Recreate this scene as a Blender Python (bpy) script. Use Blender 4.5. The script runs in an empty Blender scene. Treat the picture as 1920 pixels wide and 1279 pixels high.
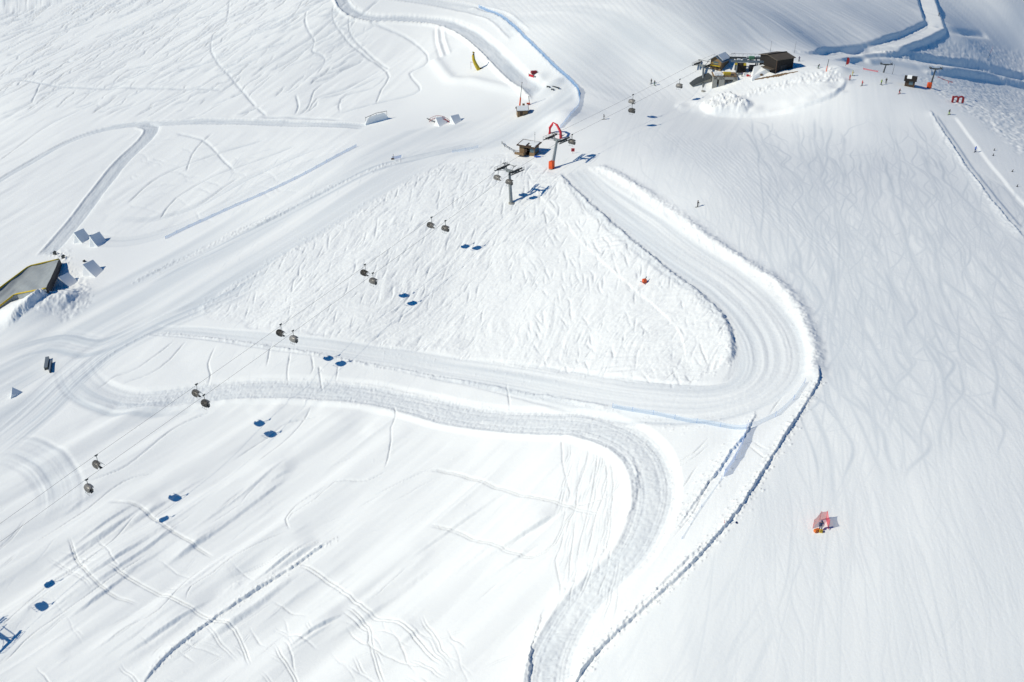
import bpy, bmesh, math, random
import numpy as np
from mathutils import Vector, Matrix
random.seed(7)
rng = np.random.default_rng(11)
F = 1850.0; CZ = 100.0; PITCH = math.radians(30.0)
CP, SP = math.cos(PITCH), math.sin(PITCH)
SUN_EL = math.radians(37.0); SUN_AZ = math.radians(9.0)      # light travels towards +X and a little +Y

def ray(px, py):
    px = np.asarray(px, float); py = np.asarray(py, float)
    u = (px-960.0)/F; v = (py-639.5)/F
    return u, CP - v*SP, -(SP + v*CP)           # direction whose length along the view axis is 1

# ---------------------------------------------------------------- landform: surveyed heights (photo sighting, metres)
CTRL = [
 (1400,150,3),(1330,168,-1),(1240,160,-1),(1500,130,7),(1590,125,8),(1690,158,7),(1750,172,6),(1800,205,5),(1925,268,1.5),
 (1430,215,-3),(1560,190,4),(1650,300,3.5),(1800,400,6),(1925,420,7),(1308,384,1),(1132,220,-5),(1200,300,-3),(1450,420,2),
 (1600,600,2),(1530,700,0.5),(1800,700,5.5),(1537,985,-2.5),(1925,1000,2.5),(1800,1279,-4),(1450,1279,-9),(1250,1279,-12),
 (1380,980,-4),(1240,700,-9),(1440,640,-1.5),(1330,540,-3.5),(1180,420,-6.5),(1060,335,-9),(1033,315,-10),(990,290,-11.5),
 (958,380,-15),(1100,560,-13),(900,480,-22),(835,600,-29),(1000,700,-23),(960,1000,-29),(1215,900,-11),(1100,1279,-21),
 (1050,1200,-23),(1150,790,-13),(700,540,-30),(600,670,-38),(508,815,-47),(308,965,-55),(125,1112,-61),(0,1279,-67),(300,1279,-58),
 (600,1279,-48),(850,1279,-33),(700,900,-41),(0,800,-60),(80,690,-58),(60,520,-55),(200,640,-53),(400,600,-44),(300,440,-47),
 (650,280,-22),(500,380,-35),(850,300,-17),(760,210,-17),(980,200,-9),(860,140,-6),(0,350,-52),(280,240,-38),(0,180,-50),(0,0,-50),(300,60,-30),
 (640,10,0),(620,200,-22),(760,90,-8),(900,60,3),(1080,190,-4),(1050,80,8),(1200,30,17),(1300,0,20),(1180,110,4),(1340,60,13),
 (1400,95,7),(1400,20,15),(1500,60,6),(1560,20,0),(1650,60,-6),(1740,30,-16),(1560,105,-4),(1640,97,-9),(1750,118,-19),(1850,140,-39),(1900,200,-35),(1925,160,-50),(1925,100,-48),(1925,230,-22),(1900,20,-27),(1800,60,-22),(1810,100,-31),
]
OUT = [(-300,60,-62),(-300,250,-68),(-330,450,-72),(260,60,-12),(300,250,-34),(520,450,-60),(-420,700,-45),(0,800,40),(520,750,-40),(0,40,-30),(-600,600,-90),(600,600,10),
       (-900,1300,40),(0,1500,120),(900,1300,90),(-900,100,-150),(900,100,-80),(0,2600,300),(-1800,2400,200),(1800,2400,260),(-1900,200,-300),(1900,200,-250)]
_c = np.array(CTRL, float)
_c[:,2] = np.where(_c[:,2] < -8, -8+(_c[:,2]+8)*.78, _c[:,2])
_sh = (_c[:,0] > 1350) & (_c[:,1] < 300); _c[_sh,2] = np.array([c[2] for c in CTRL])[_sh]      # the shaded valley keeps its depth
_u, _fy, _fz = ray(_c[:,0], _c[:,1])
_D = (CZ-_c[:,2])/(-_fz)
CX = np.concatenate([_u*_D, [o[0] for o in OUT]]); CY = np.concatenate([_fy*_D, [o[1] for o in OUT]])
CH = np.concatenate([_c[:,2], [o[2] for o in OUT]])
def _phi(r2): return np.sqrt(r2 + 15.0**2)
def _fit():
    n = len(CX); S = 100.0
    A = -_phi((CX[:,None]-CX)**2 + (CY[:,None]-CY)**2)/S + np.eye(n)*-0.0
    A[np.arange(n),np.arange(n)] += 0.02
    P = np.stack([np.ones(n), CX/S, CY/S],1)
    M = np.block([[A,P],[P.T,np.zeros((3,3))]])
    return np.linalg.solve(M, np.concatenate([CH,np.zeros(3)]))
_W = _fit()
def base(X, Y):
    X = np.asarray(X, np.float32); Y = np.asarray(Y, np.float32)
    Z = np.full(X.shape, _W[-3], np.float32) + _W[-2]*X/100 + _W[-1]*Y/100
    for i in range(len(CX)):
        Z -= np.float32(_W[i]/100)*_phi((X-np.float32(CX[i]))**2 + (Y-np.float32(CY[i]))**2)
    return Z

# ---------------------------------------------------------------- grid: rows get closer together towards the drone
Q = 1.0                                          # grid quality
ang = np.linspace(math.radians(55), math.radians(9.3), int(1420*Q))
YA = 112.0/np.tan(ang)
YA = np.concatenate([YA, YA[-1]*np.exp(np.linspace(0,1.4,60)[1:])])
YA = np.concatenate([[-60,-20,10,35,55], YA]) if YA[0] > 56 else YA
cu = np.linspace(-0.52, 0.52, int(1560*Q))
ext = 0.52 + np.cumsum(0.0016*1.12**np.arange(48))
UA = np.concatenate([-ext[::-1], cu, ext])
YO = 90.0
NI, NJ = len(YA), len(UA)
GY = np.repeat(YA[:,None], NJ, 1).astype(np.float32)
GX = (UA[None,:]*(np.maximum(YA,40)[:,None]+YO)).astype(np.float32)
Z0 = base(GX, GY)
DZ = np.zeros_like(Z0)                           # carved detail
PK = np.zeros_like(Z0)                           # packed / scraped snow, plus shade painted into track grooves
II, JJ = np.arange(NI), np.arange(NJ)
def wi(Y): return np.interp(Y, YA, II)
def wj(X, Y): return np.interp(np.asarray(X)/(np.maximum(Y,40)+YO), UA, JJ)
def sample(A, X, Y):
    i = np.clip(wi(Y),0,NI-1.001); j = np.clip(wj(X,Y),0,NJ-1.001)
    i0 = i.astype(int); j0 = j.astype(int); a = i-i0; b = j-j0
    return (A[i0,j0]*(1-a)*(1-b)+A[i0+1,j0]*a*(1-b)+A[i0,j0+1]*(1-a)*b+A[i0+1,j0+1]*a*b)
def hit(px, py, A=None):
    "first point of the ground seen along photo sightings"
    A = Z0 if A is None else A
    px = np.atleast_1d(np.asarray(px,float)); py = np.atleast_1d(np.asarray(py,float))
    u, fy, fz = ray(px, py)
    D = np.linspace(80, 900, 330)
    zz = CZ + fz[:,None]*D; g = sample(A, (u[:,None]*D), (fy[:,None]*D))
    k = np.argmax(zz < g, 1); k = np.where(k==0, len(D)-1, k)
    lo = D[k-1]; hi = D[k]
    for _ in range(14):
        m = (lo+hi)/2; below = (CZ+fz*m) < sample(A, u*m, fy*m)
        hi = np.where(below, m, hi); lo = np.where(below, lo, m)
    m = (lo+hi)/2
    return np.stack([u*m, fy*m, CZ+fz*m], 1)
def smooth_px(pts, step=14.0):
    P = np.array(pts, float); n = len(P)
    if n == 2:
        k = max(2, int(np.hypot(*(P[1]-P[0]))/step)); t = np.linspace(0,1,k)[:,None]
        return P[0]*(1-t)+P[1]*t
    Pe = np.vstack([2*P[0]-P[1], P, 2*P[-1]-P[-2]]); out = []
    for i in range(n-1):
        p0,p1,p2,p3 = Pe[i:i+4]; k = max(2, int(np.hypot(*(p2-p1))/step))
        t = (np.arange(k)/k)[:,None]
        out.append(0.5*((2*p1)+(-p0+p2)*t+(2*p0-5*p1+4*p2-p3)*t**2+(-p0+3*p1-3*p2+p3)*t**3))
    out.append(P[-1:])
    return np.vstack(out)
def world(pts, step=14.0):
    P = smooth_px(pts, step)
    return hit(P[:,0], P[:,1])[:,:2]
def sm(x, a, b):
    t = np.clip((x-a)/(b-a),0,1); return t*t*(3-2*t)
_bd = np.full(Z0.shape, 1e9, np.float32); _bs = np.zeros_like(Z0); _bt = np.zeros_like(Z0)
def band(pts, R, fn, fpk=None, wpts=None, fade=(4,4)):
    "fn(s,t,X,Y): height change, s = metres right of the line, t = metres along it"
    W = world(pts) if wpts is None else wpts
    L = 0.0; I0=NI; I1=0; J0=NJ; J1=0
    for a, b in zip(W[:-1], W[1:]):
        d = b-a; l = float(np.hypot(*d))
        if l < 1e-6: continue
        ymin, ymax = min(a[1],b[1])-R, max(a[1],b[1])+R; xmin, xmax = min(a[0],b[0])-R, max(a[0],b[0])+R
        i0 = max(0,int(wi(ymin))); i1 = min(NI, int(wi(ymax))+2)
        js = wj(np.array([xmin,xmin,xmax,xmax]), np.array([ymin,ymax,ymin,ymax]))
        j0 = max(0,int(js.min())); j1 = min(NJ,int(js.max())+2)
        if i1<=i0 or j1<=j0: L += l; continue
        X = GX[i0:i1,j0:j1]-a[0]; Y = GY[i0:i1,j0:j1]-a[1]
        t = np.clip((X*d[0]+Y*d[1])/l, 0, l)
        qx = X-t*d[0]/l; qy = Y-t*d[1]/l; q = np.hypot(qx,qy)
        s = np.where((X*d[1]-Y*d[0]) > 0, q, -q)
        m = q < _bd[i0:i1,j0:j1]
        _bd[i0:i1,j0:j1][m] = q[m]; _bs[i0:i1,j0:j1][m] = s[m]; _bt[i0:i1,j0:j1][m] = (L+t)[m]
        L += l; I0=min(I0,i0); I1=max(I1,i1); J0=min(J0,j0); J1=max(J1,j1)
    if I1 <= I0: return
    sl = (slice(I0,I1), slice(J0,J1)); m = _bd[sl] < R
    if m.any():
        s = _bs[sl][m]; t = _bt[sl][m]; X = GX[sl][m]; Y = GY[sl][m]
        env = sm(t,0,fade[0])*sm(L-t,0,fade[1])
        if fn is not None: DZ[sl][m] += (fn(s,t,X,Y)*env).astype(np.float32)
        if fpk is not None: PK[sl][m] = np.maximum(PK[sl][m], (fpk(s,t,X,Y)*env))
    _bd[sl] = 1e9
def G(s, w): return np.exp(-(s/w)**2)
def noise(X, Y, seed):
    r = np.random.default_rng(seed).random((256,256)).astype(np.float32)*2-1
    xi = np.floor(X).astype(np.int32); yi = np.floor(Y).astype(np.int32)
    a = (X-xi).astype(np.float32); b = (Y-yi).astype(np.float32); a = a*a*(3-2*a); b = b*b*(3-2*b)
    x0 = xi&255; x1 = (xi+1)&255; y0 = yi&255; y1 = (yi+1)&255
    return (r[y0,x0]*(1-a)+r[y0,x1]*a)*(1-b)+(r[y1,x0]*(1-a)+r[y1,x1]*a)*b
def rot(X, Y, th):
    c, s = math.cos(th), math.sin(th); return X*c+Y*s, -X*s+Y*c
def aniso(X, Y, th, la, lb, seed, oct=2):
    "noise stretched along world direction th"
    A, B = rot(X, Y, th); o = 0; w = 1.0
    for k in range(oct):
        o = o + w*noise(A/la*2**k+31*k, B/lb*2**k+17*k, seed+k); w *= .5
    return o
def direction(p, q):
    h = hit([p[0],q[0]],[p[1],q[1]]); d = h[1]-h[0]; return math.atan2(d[1],d[0])
def polymask(pts, soft=1.5, wob=1.0, seed=5):
    W = world(list(pts)+[pts[0]], 25.0)
    X = GX + wob*noise(GX/4,GY/4,seed); Y = GY + wob*noise(GX/4+9,GY/4,seed+1)
    x0,x1,y0,y1 = W[:,0].min()-6,W[:,0].max()+6,W[:,1].min()-6,W[:,1].max()+6
    M = np.zeros_like(Z0)
    bx = (GX>x0)&(GX<x1)&(GY>y0)&(GY<y1)
    xs = X[bx]; ys = Y[bx]; ins = np.zeros(len(xs), bool); dm = np.full(len(xs), 1e9, np.float32)
    for (ax,ay),(bx_,by_) in zip(W[:-1],W[1:]):
        c = ((ay>ys)!=(by_>ys))
        with np.errstate(divide='ignore', invalid='ignore'):
            ins ^= c & (xs < (bx_-ax)*(ys-ay)/(by_-ay+1e-12)+ax)
        dx,dy = bx_-ax, by_-ay; l2 = dx*dx+dy*dy+1e-9
        t = np.clip(((xs-ax)*dx+(ys-ay)*dy)/l2,0,1)
        dm = np.minimum(dm, (xs-ax-t*dx)**2+(ys-ay-t*dy)**2)
    sd = np.where(ins,1,-1)*np.sqrt(dm)
    M[bx] = sm(sd, -soft, soft)
    return M
WT = np.zeros_like(Z0)
DYR = np.gradient(YA); DUR = np.gradient(UA)
def splat(P, width, amp, buf, k=2, w=None):
    "P: Nx2 world points; keeps the strongest mark per cell"
    x = P[:,0]; y = P[:,1]
    i = np.rint(wi(y)).astype(int); j = np.rint(wj(x,y)).astype(int)
    ok = (i>k)&(i<NI-k-1)&(j>k)&(j<NJ-k-1); i=i[ok]; j=j[ok]; x=x[ok]; y=y[ok]
    width = (width*np.ones(len(P)))[ok]; amp = (amp*np.ones(len(P)))[ok]
    wy = np.maximum(width, .95*DYR[i]); wx = np.maximum(width, .8*DUR[j]*(np.maximum(y,40)+YO))
    for di in range(-k,k+1):
        for dj in range(-k,k+1):
            a = i+di; b = j+dj
            r2 = ((GX[a,b]-x)/wx)**2+((GY[a,b]-y)/wy)**2
            np.maximum.at(buf, (a,b), (amp*np.exp(-r2)).astype(np.float32))
# ---------------------------------------------------------------- the snow surface
Xg, Yg = GX, GY
near = 1-sm(np.hypot(GX,GY-300), 500, 900)
D_wind = direction((300,1250),(640,1008))
D_left = direction((330,470),(640,280))
D_top  = direction((100,160),(420,0))
D_pist = direction((1560,300),(1700,1100))
D_mog  = direction((700,620),(1000,420))
DZ += 0.35*aniso(GX,GY,0.4,38,26,60,3)*near
# shaded valley, top right
# --- wind drifts in the lower left powder
m_low = polymask([(-60,900),(200,770),(560,760),(860,830),(1110,825),(1185,900),(1170,990),(1060,1110),(990,1330),(-60,1400)], 4, 2)
DZ += m_low*(0.75*aniso(GX,GY,D_wind,55,7.5,71,2) + 0.10*aniso(GX,GY,D_wind,12,2.2,75,2))
m_mid = polymask([(200,640),(400,635),(700,690),(1000,735),(1180,765),(1380,800),(1300,930),(1250,900),(1180,800),(900,770),(700,725),(400,710),(250,735),(180,700)],1.5,1)
DZ += m_mid*(0.12*aniso(GX,GY,D_wind,9,5,81,2))
m_in = polymask([(1262,900),(1330,840),(1395,815),(1500,740),(1440,850),(1340,980),(1080,1270),(1120,1120),(1240,1000)],1,1)
DZ += m_in*0.12*aniso(GX,GY,direction((1180,1180),(1400,850)),14,2.5,83,2)
# --- upper left open slope
m_tl = polymask([(-80,-200),(640,-200),(640,20),(700,60),(860,90),(760,150),(640,225),(290,225),(180,240),(-80,380)],5,2)
DZ += m_tl*(0.28*aniso(GX,GY,D_top,45,9,91,2)+0.09*aniso(GX,GY,D_top,14,2.6,95,2))
m_tr = polymask([(300,250),(640,245),(670,262),(310,430),(190,420),(240,310)],2,2)
m_l2 = polymask([(-80,370),(140,280),(250,250),(180,330),(60,470),(-80,560)],2,2)
DZ += (m_tr+m_l2)*(0.13*aniso(GX,GY,D_top,22,4,97,3))
# --- chopped powder below the lift (triangle)
TRI = [(1052,332),(1120,402),(1190,462),(1262,512),(1330,570),(1366,625),(1366,665),(1325,705),(1262,722),(1150,712),(1000,690),(850,665),(700,645),(560,625),(420,600),(380,575),(500,500),(640,420),(740,355),(840,305),(960,288)]
m_tri = polymask(TRI, 0.9, 1.2)
warp = 6*noise(GX/17,GY/17,101)
A_ = aniso(GX+warp,GY-warp,D_mog+0.25,5.5,1.3,103,3)
B_ = aniso(GX-warp,GY+warp,D_mog-0.9,4.5,1.1,107,3)
sel = sm(noise(GX/22,GY/22,109),-.4,.5)*sm(GX,-60,10)
amp = 0.115+0.06*noise(GX/15,GY/15,111)
DZ += m_tri*(amp*(A_*(1-sel)+B_*sel) + 0.25*aniso(GX,GY,D_mog,14,9,113,2))
DZ += m_tri*0.05*noise(GX/.55,GY/.55,114)
del A_, B_, warp
# --- groomed corridors
m_lp = polymask([(-80,800),(-80,860),(60,770),(160,680),(300,600),(420,560),(560,480),(720,370),(830,300),(960,270),(1020,240),(1080,200),(1060,150),(1000,180),(900,225),(800,240),(690,262),(560,330),(420,410),(260,500),(120,570),(-80,640)],2,1)
DZ += m_lp*(0.10*aniso(GX,GY,D_left,70,3.2,121,2)+0.035*aniso(GX,GY,D_left,50,1.0,125,2))
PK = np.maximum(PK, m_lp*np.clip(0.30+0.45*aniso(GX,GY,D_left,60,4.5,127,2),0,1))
m_rp = polymask([(1150,215),(1240,170),(1290,205),(1420,222),(1500,205),(1570,175),(1580,150),(1560,128),(1640,135),(1745,180),(1840,320),(1960,480),(2100,1400),(1060,1400),(1090,1290),(1290,1075),(1400,950),(1500,790),(1538,690),(1522,615),(1490,560),(1390,475),(1250,380),(1135,305)],1.5,1)
m_up = polymask([(1080,150),(930,20),(860,-120),(1250,-120),(1330,30),(1395,95),(1280,130),(1200,170),(1140,215),(1075,240)],3,1)
swirl = 14*noise(GX/60,GY/60,130)
DZ += (m_rp*0.008)*aniso(GX+swirl,GY,D_pist,55,1.6,131,3)
DZ += m_rp*0.10*aniso(GX,GY,D_pist,60,22,134,2)
D_up = direction((1100,20),(1330,150))
DZ += m_up*(0.07*aniso(GX+.3*swirl,GY,D_up,90,3.0,137,2))
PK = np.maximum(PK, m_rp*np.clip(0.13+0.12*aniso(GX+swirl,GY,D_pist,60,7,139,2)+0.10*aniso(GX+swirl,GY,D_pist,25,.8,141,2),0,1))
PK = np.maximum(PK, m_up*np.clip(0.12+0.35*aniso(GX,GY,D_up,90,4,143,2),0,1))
m_sh = polymask([(1300,-120),(1420,100),(1500,108),(1640,104),(1800,150),(1940,262),(2300,320),(2300,-120)],4,2)
DZ += m_sh*(0.12*aniso(GX,GY,direction((1350,30),(1480,110)),30,2.5,145,3))
m_rough = polymask([(1640,112),(1780,75),(1960,110),(1960,150),(1800,130)],3,2)+polymask([(1700,140),(1800,150),(1950,190),(1950,300),(1850,235)],3,2)
DZ += m_rough*0.22*(noise(GX/1.6,GY/1.6,147)+.6*noise(GX/.8,GY/.8,148))
PK *= 1-m_tri

def level(pts, w0, w1, k, endfade=6):
    "cut a level bed across the slope"
    W = world(pts); L = np.concatenate([[0],np.cumsum(np.hypot(*np.diff(W,axis=0).T))]); zc = sample(Z0, W[:,0], W[:,1])
    def f(s,t,X,Y):
        return k*(np.interp(t, L, zc)-sample(Z0,X,Y))*(1-sm(np.abs(s),w0,w1))
    band(pts, w1, f, None, W)
# --- roads ---------------------------------------------------------
def road(pts, hw, deep, rim=0.22, rough=0.05, pk=0.75, R=None, wp=None, fade=(4,4)):
    hwf = hw if callable(hw) else (lambda t: hw)
    def f(s,t,X,Y):
        w = hwf(t); q = np.abs(s)
        bed = -deep*(1-sm(q, w*.86, w*1.02))
        rm = rim*G(q-w*1.06, .55)*(0.75+.5*noise(X/1.3,Y/1.3,31))
        ins = 1-sm(q, w*.9, w)
        ruts = -0.09*(G(q-w*.38,.28)+G(q-w*.72,.22)+.6*G(q-w*.55,.15))
        ro = rough*(noise(X/.42,Y/.42,33)+.8*noise(X/.8,Y/.8,34)+.5*noise(t/.30,s/1.1,35))
        return bed+rm+ins*(ruts+ro)
    def g(s,t,X,Y):
        w = hwf(t); return pk*(1-sm(np.abs(s), w*.88, w*1.0))*(.8+.35*noise(t/6,s/.7,36))
    band(pts, R or 11, f, g, None, fade)
R1 = [(165,730),(230,748),(300,747),(380,737),(450,732),(530,731),(620,734),(700,743),(770,758),(850,779),(930,790),(1010,793),(1080,796),(1140,810),(1190,840),(1216,880),(1224,930),(1210,985),(1180,1040),(1130,1090),(1082,1142),(1048,1200),(1030,1250),(1022,1330)]
level(R1, 3.6, 5.2, .45)
road(R1, lambda t: 3.6+.25*np.sin(t/17)+.15*np.sin(t/5.3), .12, .12, .06, .5, 6, fade=(26,4))
UP = [(1075,318),(1120,370),(1190,425),(1270,482),(1350,535),(1405,590),(1437,640),(1440,690),(1405,730),(1330,752),(1230,752),(1100,735),(980,715),(850,693),(720,670),(600,652),(480,637),(380,625),(280,620)]
wUP = world(UP); LUP = np.hypot(*np.diff(wUP,axis=0).T).sum()
def up_h(s,t,X,Y):
    w = np.interp(t, [0,LUP*.12,LUP*.38,LUP*.52,LUP*.7,LUP], [4.5,6.5,7.5,7.0,4.2,2.4])
    ins = 1-sm(np.abs(s), w*.85, w*1.05)
    return ins*(-.25+.08*noise(s/1.1,t/40,151)+.05*noise(s/.45,t/25,152)+.02*noise(X/.6,Y/.6,153)) 
def up_p(s,t,X,Y):
    w = np.interp(t, [0,LUP*.12,LUP*.38,LUP*.52,LUP*.7,LUP], [4.5,6.5,7.5,7.0,4.2,2.4])
    return np.clip((1-sm(np.abs(s),w*.85,w*1.05))*(.38+.3*noise(s/1.3,t/50,154)+.12*noise(s/.5,t/20,155)),0,1)
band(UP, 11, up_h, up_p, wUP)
# lower bank of the upper corridor (it drops to the powder below)
band([(1160,768),(1060,748),(960,735),(850,713),(740,692),(640,674),(540,655),(440,640),(360,630),(290,628)], 4,
     lambda s,t,X,Y: .20*G(s,.5)*(1+noise(X/1.1,Y/1.1,156))+.10*noise(X/.7,Y/.7,157)*G(s,.8))
# step from the chopped powder to the corridor
def edge(pts, h, wl, wr, seed, rough=.25, R=9, chop=.10, auto=True, fade=(6,6)):
    "raised lip: gentle on the left of the line, steep on the right"
    def f(s,t,X,Y):
        s = s+rough*noise(X/1.0,Y/1.0,seed)+rough*.6*noise(X/.4,Y/.4,seed+3)
        hh = h*(.85+.3*noise(t/7,0*t,seed+1))
        p = np.where(s<0, np.exp(s/wl), 1-sm(s,0,wr))
        return hh*p + chop*noise(X/.5,Y/.5,seed+2)*G(s,.9)
    W = world(pts)
    if auto and W[-1,1] < W[0,1]: W = W[::-1]
    band(pts, R, f, None, W, fade)
edge([(1046,325),(1062,345),(1120,403),(1180,455),(1240,500),(1300,547),(1345,590),(1368,640),(1366,668),(1340,695)], 1.15, 5, 1.5, 161)
# outer bank of the corridor, then the knife edge above the lower piste
def bank(s,t,X,Y):
    h = .75*(.85+.3*noise(t/9,0*t,165))
    s2 = s+.35*noise(X/1.4,Y/1.4,166)
    return h*np.where(s2<0, np.exp(-(s2/1.7)**2), np.exp(-(s2/1.25)**2))+.12*noise(X/.6,Y/.6,167)*G(s2+.4,1.4)
band([(1118,310),(1165,337),(1210,368),(1262,402),(1320,444),(1385,488),(1440,524),(1482,562),(1508,608),(1522,650),(1527,690),(1522,712)], 6, bank)
KN = [(1532,680),(1534,712),(1512,755),(1480,805),(1450,852),(1420,900),(1386,952),(1340,1008),(1282,1072),(1222,1128),(1160,1184),(1120,1225),(1082,1275),(1050,1340)]
edge(KN, .75, 2.6, .3, 171, .10, 9, .08)
edge([(1420,760),(1400,812),(1372,845),(1345,885),(1312,925),(1286,965),(1258,1005)], .45, 1.2, .3, 175, .2)
edge([(1345,1000),(1290,1050),(1240,1098),(1190,1145),(1148,1190),(1105,1232),(1085,1262)], .6, 1.6, .5, 177, .2)
edge([(1022,1130),(1006,1180),(994,1230),(988,1320)], .55, 1.5, .35, 179, .2)
edge([(1180,850),(1190,880),(1193,925),(1180,965),(1150,1005),(1110,1055),(1060,1100),(1030,1130)], .22, 1.2, .5, 180, .2)
# the long drift edge in the powder
edge([(640,1004),(632,1010),(590,1036),(540,1070),(480,1108),(430,1142),(370,1185),(320,1225),(285,1260),(250,1300)], .8, 2.2, .4, 181, .12, 9, .05)
edge([(470,1075),(445,1095),(400,1120)], .7, 3.0, 1.6, 183, .2)
edge([(700,1103),(672,1125)], .5, 1.6, .8, 184, .2)
edge([(840,905),(808,920)], .4, 1.6, .8, 185, .2)
edge([(845,1105),(815,1130)], .4, 1.6, .8, 185, .2)
edge([(140,1060),(120,1090)], .5, 1.6, .9, 186, .2)
edge([(75,1120),(30,1165)], .7, 2.6, 1.2, 187, .2)
edge([(22,1155),(-20,1200)], .7, 2.2, 1.0, 188, .2)
for a,b,h in (((860,960),(620,1110),.35),((900,1010),(640,1190),.3),((980,1000),(800,1130),.28),((700,870),(420,1010),.32),((560,1130),(380,1270),.2),((800,1100),(560,1290),.3),((930,1090),(740,1260),.3),((640,930),(300,1130),.35),((330,985),(60,1180),.25),((700,830),(500,930),.2)):
    band([a,b], 14, lambda s,t,X,Y,h=h: h*1.5*np.where(s<0,np.exp(s/5.0),np.exp(-(s/2.6)**2)), fade=(22,22))
# upper left roads
level([(262,233),(285,240),(272,262),(232,300),(190,350),(150,405),(112,450),(82,480)],3,4.5,.5)
level([(632,-20),(645,8),(665,24),(700,34),(760,36),(830,42),(880,64),(915,92),(945,122),(985,160),(1015,180)],3.4,5,.5)
road([(-60,378),(-10,345),(60,303),(130,265),(200,240),(262,232),(290,231),(400,227),(500,230),(600,233),(690,238)], 2.6, .25, .14, .03, .8, 7)
road([(262,233),(285,240),(272,262),(232,300),(190,350),(150,405),(112,450),(82,480)], 3.2, .25, .14, .04, .85, 7)
road([(632,-20),(645,8),(665,24),(700,34),(760,36),(830,42),(880,64),(915,92),(945,122),(985,160),(1015,180)], 3.4, .35, .45, .04, .85, 9)
road([(720,-10),(780,0),(860,12),(930,30),(975,68)], 4.0, .25, .25, .03, .5, 9)
# hanging edge with blue net, top centre
edge([(1085,190),(1080,168),(1060,150),(1035,128),(1010,102),(985,78),(960,52),(925,28),(880,12)][::-1], .9, 3, .9, 190, .2, 9)
band([(820,50),(822,80),(832,108)], 4, lambda s,t,X,Y: -.35*G(s-1.2,.7)-.35*G(s+1.6,.7)+.3*G(s,.6)+.3*G(s+3,.6))
# the bowl and rim round the yellow jib
band([(812,110),(845,150),(880,152),(940,165),(1000,178)], 12, lambda s,t,X,Y: .9*np.exp(-(s/2.2)**2))
band([(905,118),(915,122)], 14, lambda s,t,X,Y: -0.8*np.exp(-(s/7)**2))
# small mounds of the park top centre
for (x,y,h,r) in ((1010,150,1.0,3),(1025,170,1.3,4),(1045,160,1.0,3),(1055,225,2.0,6),(85,580,3.0,7),(30,600,2.5,8),(130,560,1.5,5),(1575,135,1,4)):
    c = hit(x,y)[0]; r2 = (GX-c[0])**2+(GY-c[1])**2; DZ += (h*np.exp(-r2/r**2)).astype(np.float32)
# valley road, top right
def vroad(s,t,X,Y):
    return -.9*(1-sm(np.abs(s),4.5,5.5)) + 1.0*G(s-6.3,1.4)*.4 + .03*noise(s/.8,t/20,200)
level([(1725,-60),(1738,0),(1750,40),(1752,52),(1705,74),(1640,95),(1570,104),(1500,107),(1440,104)], 4.0, 6.5, 1.0)
level([(1600,105),(1650,104),(1750,122),(1850,138),(1990,170)], 5, 9, .9)
band([(1725,-60),(1738,0),(1750,40),(1752,52),(1705,74),(1640,95),(1570,104),(1500,107),(1440,104)], 14, None, lambda s,t,X,Y:.05*(np.abs(s)<5))
edge([(1700,-40),(1722,10),(1738,40),(1725,54),(1690,68),(1640,84),(1590,94),(1520,97),(1460,96)], .3, 6, 1.6, 203, .4, 22, .1)
band([(1752,52),(1790,58),(1850,66)], 10, lambda s,t,X,Y:-1.2*G(s,2.5))
edge([(1640,98),(1700,103),(1760,110),(1830,122),(1930,142),(2000,160)], 1.0, 5, 1.4, 207, .4, 14, .2, False)
edge([(1730,135),(1800,142),(1860,152),(1940,170)], 1.2, 4, 2.2, 209, .5, 12, .3, False)
# right edge: shallow groomed cuts
edge([(1925,455),(1880,405),(1840,355),(1795,290),(1765,245),(1740,205)], .55, 1.4, .8, 211, .2)
band([(1760,215),(1800,270),(1850,340),(1925,430)], 7, lambda s,t,X,Y:-.35*(1-sm(np.abs(s+2),2.2,3.4)), lambda s,t,X,Y:.15*(np.abs(s+2)<3))
# --- station mound: flat top, ploughed flanks ---------------------
m_st = polymask([(1285,196),(1335,172),(1370,150),(1410,140),(1500,132),(1560,128),(1578,145),(1570,165),(1545,180),(1500,196),(1470,206),(1400,214),(1330,214)], 4.5, 2.2, 221)
ctr = hit(1440,165)[0]
DZ += m_st*(1.1+.15*aniso(GX,GY,.3,10,6,223,2))
m_st2 = polymask([(1315,205),(1345,188),(1385,190),(1400,200),(1398,214),(1340,216)], 1.6, 1.5, 225)
DZ += m_st2*(1.5+.9*(.5-np.abs(noise(GX/1.8,GY/1.8,227)))+.7*(.5-np.abs(noise(GX/.8,GY/.8,229))))
m_st3 = polymask([(1385,195),(1410,172),(1470,160),(1560,135),(1570,160),(1500,165),(1430,185)], 1.6, 1.5, 231)
DZ += m_st3*.3*(1-2*np.abs(noise(GX/1.3,GY/1.3,233))+.6*noise(GX/.6,GY/.6,235))
# pits beside the lift hut and snow chunks at the left park
m_pk = polymask([(80,470),(130,470),(140,520),(110,560),(60,590),(120,600),(170,560),(140,500)],1.5,2)
DZ += m_pk*.22*(noise(GX/1.2,GY/1.2,241)+.6*noise(GX/.6,GY/.6,243))
for x0,y0,x1,y1,n in ((790,282,745,300,9),(745,300,560,372,60),(560,372,430,440,55),(430,440,250,528,60)):
    pass

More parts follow.
